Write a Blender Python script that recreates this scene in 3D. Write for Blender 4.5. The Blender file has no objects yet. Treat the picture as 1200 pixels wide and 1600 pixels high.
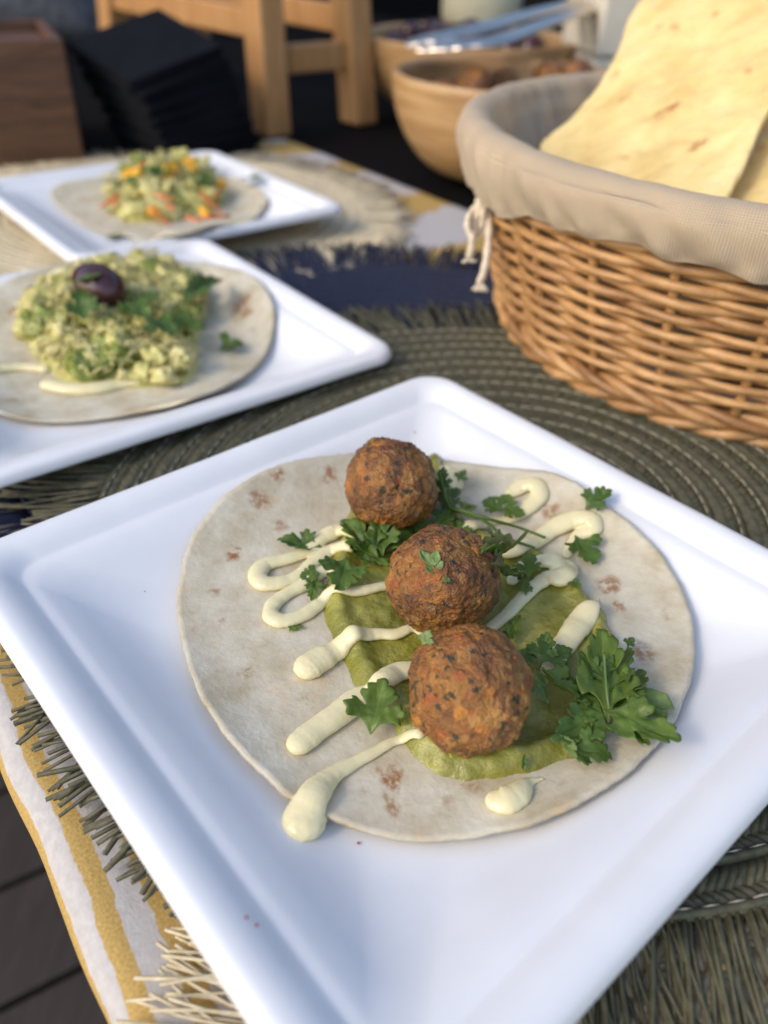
import bpy, bmesh, math, random
import numpy as np
from mathutils import Vector, Matrix, noise

random.seed(7)
rng = np.random.default_rng(7)
SC = bpy.context.scene
COL = SC.collection
R = math.radians
ZC = 0.75                      # height of the table cloth above the deck

# ------------------------------------------------------------------ camera
FPX, PITCH, ROLL = 1247.4, R(36.9), R(2.116)
CAMH = 0.2478                  # camera above the cloth
_X = np.array([1, 0, 0.]); _F = np.array([0, math.cos(PITCH), -math.sin(PITCH)]); _U = np.array([0, math.sin(PITCH), math.cos(PITCH)])
CX = _X*math.cos(ROLL) + _U*math.sin(ROLL); CU = _U*math.cos(ROLL) - _X*math.sin(ROLL); CF = _F
cam = bpy.data.cameras.new('camera'); camo = bpy.data.objects.new('camera', cam); COL.objects.link(camo)
camo.matrix_world = Matrix(((CX[0], CU[0], -CF[0], 0), (CX[1], CU[1], -CF[1], 0), (CX[2], CU[2], -CF[2], ZC+CAMH), (0, 0, 0, 1)))
cam.sensor_fit = 'VERTICAL'; cam.sensor_height = 36; cam.lens = 36*FPX/1600
cam.clip_start = 0.01; cam.clip_end = 200
cam.dof.use_dof = True; cam.dof.focus_distance = 0.285; cam.dof.aperture_fstop = 6.0; cam.dof.aperture_blades = 0
SC.camera = camo

# ------------------------------------------------------------------ light
SUN_AZ = R(-122)               # where the sun stands, from +Y clockwise (behind and left of the camera)
SUN_EL = R(36)
w = bpy.data.worlds.new('World'); SC.world = w; w.use_nodes = True
nt = w.node_tree; bg = nt.nodes['Background']
sky = nt.nodes.new('ShaderNodeTexSky'); sky.sky_type = 'NISHITA'; sky.sun_disc = False
sky.dust_density = 2.0; sky.ozone_density = 1.0; sky.air_density = 1.0; sky.sun_elevation = SUN_EL; sky.sun_rotation = SUN_AZ
nt.links.new(sky.outputs[0], bg.inputs[0]); bg.inputs[1].default_value = 0.15
sd = bpy.data.lights.new('sun', 'SUN'); sd.energy = 0.5; sd.angle = R(10); sd.color = (1.0, 0.83, 0.62)
so = bpy.data.objects.new('sun', sd); COL.objects.link(so)
_sv = Vector((math.sin(SUN_AZ)*math.cos(SUN_EL), math.cos(SUN_AZ)*math.cos(SUN_EL), math.sin(SUN_EL)))
so.rotation_euler = _sv.to_track_quat('Z', 'Y').to_euler(); so.location = _sv*3
SC.view_settings.view_transform = 'Standard'; SC.view_settings.look = 'None'
SC.view_settings.exposure = 0.88; SC.view_settings.gamma = 1

# ------------------------------------------------------------------ helpers
CAM = np.array([0, 0, ZC+CAMH])
def ray(px, py):
    return CX*(px-600)/FPX - CU*(py-800)/FPX + CF
def at(px, py, h):             # a point at height h above the cloth
    d = ray(px, py); return CAM + d*((ZC+h-CAM[2])/d[2])
def aty(px, py, y):
    d = ray(px, py); return CAM + d*(y/d[1])
def onplane(px, py, p0, n):
    d = ray(px, py); return CAM + d*(np.dot(p0-CAM, n)/np.dot(d, n))
def march(px, py, fn, h0=0.09):
    d = ray(px, py); t0 = (ZC+h0-CAM[2])/d[2]; t1 = (ZC-0.01-CAM[2])/d[2]
    prev = t0
    for k in range(1, 200):
        t = t0+(t1-t0)*k/200; q = CAM+d*t
        if q[2]-ZC <= fn(q[0], q[1]):
            a, b = prev, t
            for _ in range(20):
                m = (a+b)/2; q = CAM+d*m
                if q[2]-ZC <= fn(q[0], q[1]): b = m
                else: a = m
            return CAM+d*b
        prev = t
    return CAM+d*t1

ORG = {}
def tag(o, label=None, cat=None, group=None, kind=None):
    if label: o['label'] = label
    if cat: o['category'] = cat
    if group: o['group'] = group
    if kind: o['kind'] = kind
    return o
def thing(name, loc, label, cat, group=None):
    o = bpy.data.objects.new(name, None); COL.objects.link(o); o.empty_display_size = .02
    o.location = Vector([float(c) for c in loc]); ORG[o.name] = np.array(o.location); return tag(o, label, cat, group)
def mesh(name, V, F, mat=None, parent=None, smooth=True, org=None):
    V = np.asarray(V, float)
    if parent is not None: o0 = ORG[parent.name]
    else: o0 = np.array(org if org is not None else [V[:, 0].mean(), V[:, 1].mean(), V[:, 2].min()])
    me = bpy.data.meshes.new(name); me.from_pydata((V-o0).tolist(), [], F if isinstance(F, list) else F.tolist())
    if smooth: me.polygons.foreach_set('use_smooth', [True]*len(me.polygons))
    me.update()
    o = bpy.data.objects.new(name, me); COL.objects.link(o)
    if mat: me.materials.append(mat)
    if parent is not None: o.parent = parent
    else: o.location = Vector(o0)
    ORG[o.name] = o0
    return o
def grid_faces(nu, nv, wrap_u=False):   # index = i*nv + j
    F = []
    for i in range(nu if wrap_u else nu-1):
        a = i*nv; b = ((i+1) % nu)*nv
        for j in range(nv-1): F.append((a+j, b+j, b+j+1, a+j+1))
    return F
def catmull(P, n, closed=False):
    P = np.asarray(P, float); m = len(P); out = []
    for i in range(m if closed else m-1):
        if closed: p0, p1, p2, p3 = P[(i-1) % m], P[i], P[(i+1) % m], P[(i+2) % m]
        else: p0, p1, p2, p3 = P[max(i-1, 0)], P[i], P[i+1], P[min(i+2, m-1)]
        for k in range(n):
            t = k/n
            out.append(.5*((2*p1)+(-p0+p2)*t+(2*p0-5*p1+4*p2-p3)*t*t+(-p0+3*p1-3*p2+p3)*t**3))
    if not closed: out.append(P[-1])
    return np.array(out)
def tube(P, rad, ns=10, flat=1.0, closed=False, caps=True, up=(0, 0, 1)):
    P = np.asarray(P, float); n = len(P); rad = np.broadcast_to(rad, (n,))
    T = np.gradient(P, axis=0) if not closed else np.roll(P, -1, 0)-np.roll(P, 1, 0)
    T /= np.linalg.norm(T, axis=1)[:, None]+1e-12
    up = np.array(up, float); V = []
    for i in range(n):
        s = np.cross(T[i], up); s /= np.linalg.norm(s)+1e-9; u = np.cross(s, T[i])
        for k in range(ns):
            a = 2*math.pi*k/ns; V.append(P[i]+rad[i]*(math.cos(a)*s+flat*math.sin(a)*u))
    F = []
    for i in range(n if closed else n-1):
        for k in range(ns):
            a = i*ns; b = ((i+1) % n)*ns; F.append((a+k, a+(k+1) % ns, b+(k+1) % ns, b+k))
    if caps and not closed:
        F.append(tuple(range(ns))[::-1]); F.append(tuple((n-1)*ns+k for k in range(ns)))
    return V, F
def press(V):                   # a mat gives way under the plate that lies on it
    out = []
    for v in V:
        x, y, z = v; a, b = plocal(1, x, y); d = PS-max(abs(a), abs(b))
        if d > -.004:
            lim = ZC+PLATES[1][2]+float(np.interp(max(d, 0), _pd, _pz))-.0032-max(0, .012-d)*.35
            if z > lim: z = lim-.0004+(z-ZC-H_OLIVE)*.25
        out.append((x, y, z))
    return out
class MB:
    def __init__(s): s.V = []; s.F = []
    def add(s, V, F):
        n = len(s.V); s.V += [tuple(v) for v in V]; s.F += [tuple(i+n for i in f) for f in F]; return s
    def box(s, c, ax, ay, az):
        c, ax, ay, az = map(np.array, (c, ax, ay, az))
        V = [c+i*ax+j*ay+k*az for k in (-1, 1) for j in (-1, 1) for i in (-1, 1)]
        return s.add(V, [(0, 2, 3, 1), (4, 5, 7, 6), (0, 1, 5, 4), (2, 6, 7, 3), (0, 4, 6, 2), (1, 3, 7, 5)])
    def out(s, name, mat=None, parent=None, smooth=False, org=None): return mesh(name, s.V, s.F, mat, parent, smooth, org)
def bevel(o, wd, seg=2):
    m = o.modifiers.new('bevel', 'BEVEL'); m.width = wd; m.segments = seg; m.limit_method = 'ANGLE'; return o
def child_like(src, parent, loc, rot, scale, name=None):   # copy sharing mesh data, placed in the parent's frame
    o = src.copy(); COL.objects.link(o); o.parent = parent
    o.location = loc; o.rotation_euler = rot; o.scale = scale
    if name: o.name = name
    return o
def nz(x, y, z=0.0): return noise.noise(Vector((x, y, z)))

# ------------------------------------------------------------------ materials
class N:
    def __init__(s, name):
        s.m = bpy.data.materials.new(name); s.m.use_nodes = True; s.t = s.m.node_tree
        s.b = s.t.nodes['Principled BSDF']; s.o = s.t.nodes['Material Output']; s.L = s.t.links
    def n(s, typ, **kw):
        x = s.t.nodes.new('ShaderNode'+typ)
        for k, v in kw.items():
            if k in x.inputs: x.inputs[k].default_value = v
            else: setattr(x, k, v)
        return x
    def lk(s, a, b): s.L.new(a, b)
    def co(s, kind='Object', scale=(1, 1, 1), rot=(0, 0, 0)):
        c = s.n('TexCoord'); m = s.n('Mapping'); s.lk(c.outputs[kind], m.inputs[0])
        m.inputs['Scale'].default_value = scale; m.inputs['Rotation'].default_value = rot; return m.outputs[0]
    def noise(s, co, scale, detail=4, rough=.55, dist=0):
        x = s.n('TexNoise'); x.inputs['Scale'].default_value = scale; x.inputs['Detail'].default_value = detail
        x.inputs['Roughness'].default_value = rough; x.inputs['Distortion'].default_value = dist
        s.lk(co, x.inputs['Vector']); return x.outputs[0]
    def ramp(s, fac, stops, interp='LINEAR'):
        x = s.n('ValToRGB'); e = x.color_ramp; e.interpolation = interp
        while len(e.elements) < len(stops): e.elements.new(.5)
        for el, (p, c) in zip(e.elements, stops):
            el.position = p; el.color = (*c, 1) if not isinstance(c, float) else (c, c, c, 1)
        s.lk(fac, x.inputs[0]); return x.outputs[0]
    def mix(s, fac, a, b, mode='MIX'):
        x = s.n('MixRGB', blend_type=mode)
        for i, v in enumerate((fac, a, b)):
            if hasattr(v, 'is_linked') : s.lk(v, x.inputs[i])
            elif i == 0: x.inputs[0].default_value = v
            else: x.inputs[i].default_value = (*v, 1)
        return x.outputs[0]
    def math(s, op, a, b=0.0, clamp=False):
        x = s.n('Math', operation=op); x.use_clamp = clamp
        for i, v in enumerate((a, b)):
            if hasattr(v, 'is_linked'): s.lk(v, x.inputs[i])
            else: x.inputs[i].default_value = v
        return x.outputs[0]
    def col(s, c):
        if hasattr(c, 'is_linked'): s.lk(c, s.b.inputs['Base Color'])
        else: s.b.inputs['Base Color'].default_value = (*c, 1)
        return s
    def set(s, **kw):
        for k, v in kw.items():
            k = k.replace('_', ' ')
            if hasattr(v, 'is_linked'): s.lk(v, s.b.inputs[k])
            else: s.b.inputs[k].default_value = v
        return s
    def bump(s, h, strength=.3, dist=.001):
        x = s.n('Bump'); x.inputs['Strength'].default_value = strength; x.inputs['Distance'].default_value = dist
        s.lk(h, x.inputs['Height']); s.lk(x.outputs[0], s.b.inputs['Normal']); return s

def m_plate():
    k = N('plate_fibre'); c = k.co()
    k.col(k.ramp(k.noise(c, 30, 5), [(.3, (.76, .76, .755)), (.7, (.81, .81, .80))]))
    r = k.n('MapRange'); k.lk(k.noise(c, 24, 4, .6), r.inputs[0]); r.inputs[3].default_value = .34; r.inputs[4].default_value = .55
    k.set(Roughness=r.outputs[0])
    return k.bump(k.mix(.35, k.noise(c, 60, 3), k.noise(c, 900, 3)), .16, .0007).m
def m_tortilla():
    k = N('tortilla'); c = k.co()
    base = k.ramp(k.noise(c, 42, 6, .6), [(.30, (.46, .375, .225)), (.48, (.595, .53, .38)), (.70, (.71, .66, .52))])
    fine = k.ramp(k.noise(c, 190, 4), [(.35, (.86, .84, .80)), (.6, (1, 1, 1))])
    base = k.mix(.55, base, fine, 'MULTIPLY')
    a = k.n('Attribute', attribute_name='char'); 
    ch = k.math('MULTIPLY', a.outputs['Fac'], k.ramp(k.noise(c, 260, 5, .7), [(.40, 0.05), (.54, 1.0)]))
    tan = k.ramp(k.noise(c, 60, 5, .65, .6), [(.60, 0.0), (.72, .55)])
    base = k.mix(tan, base, (.62, .42, .22))
    base = k.mix(ch, base, (.30, .125, .032))
    k.col(base).set(Roughness=.62, Subsurface_Weight=.12, Subsurface_Scale=.003)
    k.b.inputs['Subsurface Radius'].default_value = (1, .7, .4)
    h = k.mix(.5, k.noise(c, 75, 6, .6), k.noise(c, 420, 3))
    return k.bump(h, .34, .0020).m
def m_falafel(dark=0.0):
    k = N('falafel_crust'); c = k.co()
    cw = k.n('VectorMath', operation='ADD'); nzn = k.n('TexNoise'); nzn.inputs['Scale'].default_value = 260; k.lk(c, nzn.inputs['Vector'])
    sc_ = k.n('VectorMath', operation='SCALE'); k.lk(nzn.outputs['Color'], sc_.inputs[0]); sc_.inputs['Scale'].default_value = .0035
    k.lk(c, cw.inputs[0]); k.lk(sc_.outputs[0], cw.inputs[1])
    v = k.n('TexVoronoi'); v.inputs['Scale'].default_value = 250; k.lk(cw.outputs[0], v.inputs['Vector'])
    sep = k.n('SeparateColor'); k.lk(v.outputs['Color'], sep.inputs[0])
    colr = k.ramp(sep.outputs[0], [(0, (.34, .150, .020)), (.35, (.21, .076, .010)), (.62, (.33, .118, .014)), (.80, (.44, .215, .040)), (.9, (.36, .085, .012)), (1.0, (.56, .22, .018))])
    v2 = k.n('TexVoronoi'); v2.inputs['Scale'].default_value = 520; k.lk(cw.outputs[0], v2.inputs['Vector'])
    sp2 = k.n('SeparateColor'); k.lk(v2.outputs['Color'], sp2.inputs[0])
    clus = k.ramp(k.noise(c, 120, 3), [(.45, .0), (.66, .20)])
    speck = k.ramp(k.math('ADD', sp2.outputs[1], clus), [(.985, 0.0), (1.0, 1.0)])
    brown = k.ramp(k.noise(c, 75, 6, .7), [(.36, 0.0), (.62, 1.0)])
    colr = k.mix(k.math('MULTIPLY', brown, .42+dark), colr, (.070, .022, .007))
    colr = k.mix(k.ramp(k.noise(c, 480, 4, .7), [(.52, 0.0), (.75, .55)]), colr, (.50, .25, .060))
    colr = k.mix(k.math('MULTIPLY', speck, .9), colr, (.020, .024, .007))
    k.col(colr).set(Roughness=.30, Specular_IOR_Level=.6)
    return k.bump(k.mix(.5, k.noise(c, 330, 5, .7), k.noise(c, 1100, 3)), .95, .0022).m
def m_mayo():
    k = N('mayonnaise'); c = k.co()
    k.col((.80, .71, .41)).set(Roughness=.10, Subsurface_Weight=.3, Subsurface_Scale=.004, Specular_IOR_Level=.55)
    k.b.inputs['Subsurface Radius'].default_value = (1, .75, .35)
    return k.bump(k.noise(c, 210, 3), .22, .002).m
def m_guac():
    k = N('avocado_puree'); c = k.co()
    g = k.ramp(k.noise(c, 55, 5, .6), [(.30, (.15, .145, .016)), (.5, (.25, .24, .032)), (.70, (.42, .39, .085))])
    sp = k.ramp(k.noise(c, 620, 2), [(.70, 0.0), (.76, .8)])
    k.col(k.mix(sp, g, (.07, .09, .02))).set(Roughness=.13, Subsurface_Weight=.15, Subsurface_Scale=.003, Specular_IOR_Level=.6)
    return k.bump(k.noise(c, 240, 5, .6), .6, .0022).m
def m_leaf(name, c0, c1, pale=False):
    k = N(name); c = k.co()
    colr = k.ramp(k.noise(c, 120, 4), [(.3, c0), (.7, c1)])
    a = k.n('Attribute', attribute_name='vein')
    colr = k.mix(k.math('MULTIPLY', a.outputs['Fac'], .4), colr, (.22, .30, .08))
    oi = k.n('ObjectInfo'); colr = k.mix(1.0, colr, k.ramp(oi.outputs['Random'], [(0, (.72, .80, .8)), (.5, (1, 1, 1)), (1, (1.25, 1.12, 1.0))]), 'MULTIPLY')
    k.col(colr).set(Roughness=.38)
    tr = k.n('BsdfTranslucent'); k.lk(k.mix(.5, colr, (.30, .45, .03)), tr.inputs[0])
    mx = k.n('MixShader'); mx.inputs[0].default_value = .28
    k.lk(k.b.outputs[0], mx.inputs[1]); k.lk(tr.outputs[0], mx.inputs[2]); k.lk(mx.outputs[0], k.o.inputs[0])
    return k.bump(k.noise(c, 420, 3), .35, .0006).m
def m_fibre(name, c0, c1, sc=220, rough=.6, vary=0.0):
    k = N(name); c = k.co(); i = k.n('ObjectInfo')
    a = k.ramp(k.noise(c, sc, 4, .65), [(.28, c0), (.72, c1)])
    b = k.ramp(k.noise(c, 18, 3), [(.3, (.78, .78, .78)), (.7, (1.1, 1.1, 1.1))])
    a = k.mix(vary, a, k.ramp(i.outputs['Random'], [(0, (.70, .64, .60)), (.5, (1, 1, 1)), (1, (1.15, 1.15, 1.15))]), 'MULTIPLY')
    k.col(k.mix(.7, a, b, 'MULTIPLY')).set(Roughness=rough)
    return k.bump(k.noise(c, sc*4, 3), .3, .0006).m
def m_wood(name, c0, c1, axis=(1, 1, 12), scale=9, rough=.5, dist=1.2):
    k = N(name); c = k.co(scale=axis)
    g = k.noise(c, scale, 6, .62, dist)
    colr = k.ramp(g, [(.28, c0), (.72, c1)])
    fine = k.ramp(k.noise(c, scale*9, 3), [(.3, (.8, .8, .8)), (.7, (1.05, 1.05, 1.05))])
    k.col(k.mix(.6, colr, fine, 'MULTIPLY')).set(Roughness=rough)
    return k.bump(g, .15, .001).m
def m_plain(name, c, rough=.6, var=.12, sc=40, **kw):
    k = N(name); co = k.co()
    lo = tuple(x*(1-var) for x in c); hi = tuple(min(1, x*(1+var)) for x in c)
    k.col(k.ramp(k.noise(co, sc, 4), [(.3, lo), (.7, hi)])).set(Roughness=rough, **kw)
    if max(c) < .02: k.set(Specular_IOR_Level=.08)
    return k.bump(k.noise(co, sc*8, 3), .15, .0006).m
def m_linen():
    k = N('linen'); c = k.co('UV')
    wa = k.n('TexWave', bands_direction='X'); wb = k.n('TexWave', bands_direction='Y')
    for x, s_ in ((wa, 240.0), (wb, 240.0)):
        x.inputs['Scale'].default_value = s_; x.inputs['Distortion'].default_value = 1.1; x.inputs['Detail'].default_value = 2; x.inputs['Detail Scale'].default_value = 1.5
        k.lk(c, x.inputs['Vector'])
    h = k.math('MAXIMUM', wa.outputs['Fac'], wb.outputs['Fac'])
    colr = k.ramp(h, [(.35, (.60, .465, .305)), (.85, (.80, .66, .47))])
    colr = k.mix(.6, colr, k.ramp(k.noise(k.co(), 26, 4), [(.3, (.84, .82, .80)), (.7, (1.06, 1.05, 1.02))]), 'MULTIPLY')
    k.col(colr).set(Roughness=.85, Sheen_Weight=.15)
    tr = k.n('BsdfTranslucent'); k.lk(colr, tr.inputs[0]); mx = k.n('MixShader'); mx.inputs[0].default_value = .35
    k.lk(k.b.outputs[0], mx.inputs[1]); k.lk(tr.outputs[0], mx.inputs[2]); k.lk(mx.outputs[0], k.o.inputs[0])
    return k.bump(h, .6, .0009).m
def m_runner():
    k = N('printed_cotton'); c = k.co('UV')       # u along the runner, v across, metres
    sx = k.n('SeparateXYZ'); k.lk(c, sx.inputs[0]); u, v = sx.outputs[0], sx.outputs[1]
    wob = k.noise(c, 11, 2); rag = k.noise(c, 130, 4, .7)
    st1 = k.math('ADD', k.math('MULTIPLY', v, 66.0), k.math('ADD', k.math('MULTIPLY', wob, .75), k.math('MULTIPLY', rag, .22)))
    st1 = k.math('ADD', st1, k.math('MULTIPLY', u, 3.0))
    f1 = k.math('FRACT', st1)
    y1 = k.ramp(f1, [(.50, 0.0), (.54, 1.0)]); y1b = k.ramp(f1, [(.93, 0.0), (.97, 1.0)])
    st2 = k.math('ADD', k.math('MULTIPLY', u, 7.0), k.math('ADD', k.math('MULTIPLY', wob, .9), k.math('MULTIPLY', rag, .2)))
    y2 = k.ramp(k.math('FRACT', st2), [(.48, 0.0), (.54, 1.0)])
    far = k.ramp(v, [(.30, 0.0), (.32, 1.0)])
    y = k.mix(far, k.math('SUBTRACT', y1, y1b), y2)
    yel = k.ramp(k.noise(c, 900, 2), [(.35, (.40, .255, .065)), (.7, (.55, .375, .12))])
    wht = k.ramp(k.noise(c, 300, 3), [(.3, (.44, .415, .395)), (.7, (.54, .515, .49))])
    k.col(k.mix(y, wht, yel)).set(Roughness=.8)
    return k.bump(k.mix(.5, k.noise(c, 900, 3), k.noise(c, 60, 3)), .35, .0012).m
def m_bamboo():
    k = N('bamboo_bowl'); c = k.co(scale=(1, 1, 9))
    g = k.noise(c, 14, 4, .55)
    k.col(k.ramp(g, [(.32, (.33, .18, .07)), (.5, (.42, .25, .105)), (.68, (.50, .32, .15))])).set(Roughness=.42)
    return k.bump(g, .06, .001).m
def m_metal():
    k = N('steel'); k.col((.62, .57, .50)).set(Metallic=1.0, Roughness=.30); return k.m

M = dict(plate=m_plate(), tort=m_tortilla(), fal=m_falafel(), fald=m_falafel(.35), mayo=m_mayo(), guac=m_guac(),
  leaf=m_leaf('coriander_leaf', (.066, .122, .013), (.138, .225, .032)), leafp=m_leaf('coriander_leaf_pale', (.13, .22, .06), (.22, .33, .11)),
  olive=m_fibre('raffia_olive', (.050, .048, .024), (.140, .132, .076)), navy=m_fibre('raffia_navy', (.006, .009, .028), (.017, .023, .062)),
  cream=m_fibre('raffia_cream', (.52, .43, .27), (.76, .67, .47)), stitch=m_plain('stitching_thread', (.42, .38, .27)),
  wick=m_fibre('willow', (.31, .148, .050), (.60, .345, .138), 60, .40, 1.0), linen=m_linen(), runner=m_runner(), black=m_plain('black_cloth', (.0035, .0033, .0035), .9, .2),
  napkin=m_plain('black_paper', (.008, .009, .012), .85, .2), bread=None, bamboo=m_bamboo(), steel=m_metal(),
  stool=m_wood('pine', (.36, .17, .055), (.55, .30, .115), (14, 14, 1.2), 5), box=m_wood('walnut', (.045, .018, .008), (.19, .085, .036), (1.5, 1.5, 14), 7),
  deck=m_wood('dark_decking', (.022, .016, .014), (.050, .037, .032), (10, 1, 1), 6, .7), cord=m_plain('cotton_cord', (.66, .56, .42), .9, .15, 200),
  kala=m_plain('black_olive_skin', (.055, .016, .018), .16, .4, 60, Specular_IOR_Level=.6), white=m_plain('off_white_card', (.62, .57, .46), .6, .05), jar=m_plain('cream_ceramic', (.85, .76, .50), .35, .05),
  grey=m_plain('grey_weave', (.11, .12, .14), .9, .5, 70), dark=m_plain('dark_wall', (.010, .010, .011), .9, .3),
  chick=m_plain('dressed_chicken', (.60, .54, .22), .30, .25, 130, Subsurface_Weight=.2, Subsurface_Scale=.003), avo=m_plain('avocado_flesh', (.23, .26, .040), .24, .35, 110, Subsurface_Weight=.2, Subsurface_Scale=.003),
  avoy=m_plain('avocado_pale', (.58, .53, .17), .28, .3, 110, Subsurface_Weight=.2, Subsurface_Scale=.003), corn=m_plain('yellow_pepper', (.80, .42, .02), .28, .15, 90), carrot=m_plain('carrot', (.68, .20, .045), .4, .15, 90), crumb=m_plain('red_crumb', (.35, .06, .05), .6))
def m_bread():
    k = N('flatbread'); c = k.co()
    b = k.ramp(k.noise(c, 26, 5, .6), [(.28, (.66, .45, .15)), (.5, (.80, .60, .24)), (.72, (.86, .70, .33))])
    a = k.n('Attribute', attribute_name='char')
    ch = k.math('MULTIPLY', a.outputs['Fac'], k.ramp(k.noise(c, 150, 5, .7), [(.3, 0.1), (.6, 1.0)]))
    b = k.mix(ch, b, (.42, .15, .03)); k.col(b).set(Roughness=.6, Subsurface_Weight=.1, Subsurface_Scale=.004)
    return k.bump(k.noise(k.co(scale=(1, 1, .6)), 55, 3, .5), .8, .004).m
M['bread'] = m_bread()

# ------------------------------------------------------------------ the setting: deck, wall, table, runner
UD = np.array([.615, -.788, 0]); UD /= np.linalg.norm(UD); VD = np.array([-UD[1], UD[0], 0])   # along / across the runner
def UV(u, v, z=0): return UD*u+VD*v+np.array([0, 0, z])
deck = mesh('floor', [(-8, -6, -.03), (8, -6, -.03), (8, 10, -.03), (-8, 10, -.03)], [(0, 1, 2, 3)], M['dark'], org=(0, 0, -.03)); tag(deck, kind='structure')
pa = math.atan2(.62, 1.0); pd = np.array([math.cos(pa), math.sin(pa), 0]); pn = np.array([-pd[1], pd[0], 0])
for i in range(-12, 30):
    mb = MB(); o = pn*(i*.145) + np.array([-.6, 0, -.014]); mb.box(o, pd*4.0, pn*.0685, (0, 0, .014)); bevel(mb.out('plank', M['deck'], deck), .003)
wall = MB(); wall.box(UV(-1.0, 3.2, .8), UD*6, VD*.05, (0, 0, 1.2)); tag(wall.out('wall', M['dark']), kind='structure')
wall = MB(); wall.box(UV(-3.6, 1.0, .8), VD*4, UD*.05, (0, 0, 1.2)); tag(wall.out('wall', M['dark']), kind='structure')

tb = thing('table', (0.3, 1.2, 0), 'long black table whose dark top shows beside the printed runner', 'table')
t0, t1, v0, v1 = -2.5, .9, .008, 1.7
top = MB(); top.box(UV((t0+t1)/2, (v0+v1)/2, ZC-.018), UD*(t1-t0)/2, VD*(v1-v0)/2, (0, 0, .016)); bevel(top.out('tabletop', M['black'], tb), .004)
for a in (t0+.1, t1-.1):
    for b in (v0+.1, v1-.1):
        lg = MB(); lg.box(UV(a, b, .358), UD*.03, VD*.03, (0, 0, .358)); lg.out('leg', M['black'], tb)

def runner():
    nu, prof = 260, []
    for v in np.linspace(.593, .012, 90): prof.append((v, 0.0))
    for a in np.linspace(0, 80, 8)[1:]: prof.append((.012-.012*math.sin(R(a)), -.012*(1-math.cos(R(a)))))
    for k in range(1, 26): prof.append((.0+.0022*k, -.012-.011*k))
    us = np.linspace(-1.012, .85, nu); V = []; UVs = []
    s = 0; acc = [0]
    for j in range(1, len(prof)): acc.append(acc[-1]+math.hypot(prof[j][0]-prof[j-1][0], prof[j][1]-prof[j-1][1]))
    for u in us:
        for j, (v, z) in enumerate(prof):
            hang = max(0, -z-.01)
            wv = .0006*nz(u*9, v*9, 3)+.0004*nz(u*30, v*30, 5)
            off = hang*.05*nz(u*7, 1, 9)
            p = UV(u+.002*nz(v*20, u*3), v+.0015*nz(u*25, v*9, 2)+min(off, .01), ZC+z+wv-.0008)
            V.append(p); UVs.append((u, .593-acc[j]))
    F = grid_faces(nu, len(prof))
    o = mesh('table_runner', V, F, M['runner'], org=UV(0, .3, ZC))
    uvl = o.data.uv_layers.new(name='UVMap'); ii = np.zeros(len(o.data.loops), int); o.data.loops.foreach_get('vertex_index', ii)
    uvl.data.foreach_set('uv', np.array(UVs)[ii].ravel())
    m = o.modifiers.new('solid', 'SOLIDIFY'); m.thickness = .0008; m.offset = -1
    tag(o, 'white cotton runner with ragged mustard yellow stripes lying on the black table', 'table runner')
runner()

PS = .13
PROF = [(0, -.0062), (-.0004, -.0050), (.0002, -.0030), (.0014, -.0012), (.0034, -.0002), (.0058, 0), (.0090, -.0006), (.0125, -.0022), (.0158, -.0046), (.0176, -.0058), (.0196, -.0062), (.0225, -.0070), (.0280, -.0098), (.0340, -.0136), (.0410, -.0175), (.0480, -.0202), (.0550, -.0215), (.066, -.0220)]
PLATES = [((.01524, .22380), 42.04, .0445), ((-.17538, .47483), 39.10, .0318), ((-.22624, .77926), 39.56, .0293)]
_pd = np.array([q[0] for q in PROF[4:]]); _pz = np.array([q[1] for q in PROF[4:]])
_dd = np.linspace(0, .13, 400); _raw = np.interp(_dd, _pd, _pz)
_win = int(.017/(.13/399)); _pad = np.concatenate([np.full(_win, _raw[0]), _raw, np.full(_win, _raw[-1])])
_bl = np.convolve(_pad, np.ones(2*_win+1)/(2*_win+1), 'valid'); _tz = np.maximum(_bl, _raw+.0004)
def plocal(i, x, y):
    (cx, cy), th, rh = PLATES[i]; c, s = math.cos(R(th)), math.sin(R(th)); dx, dy = x-cx, y-cy
    return dx*c+dy*s, -dx*s+dy*c
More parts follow.
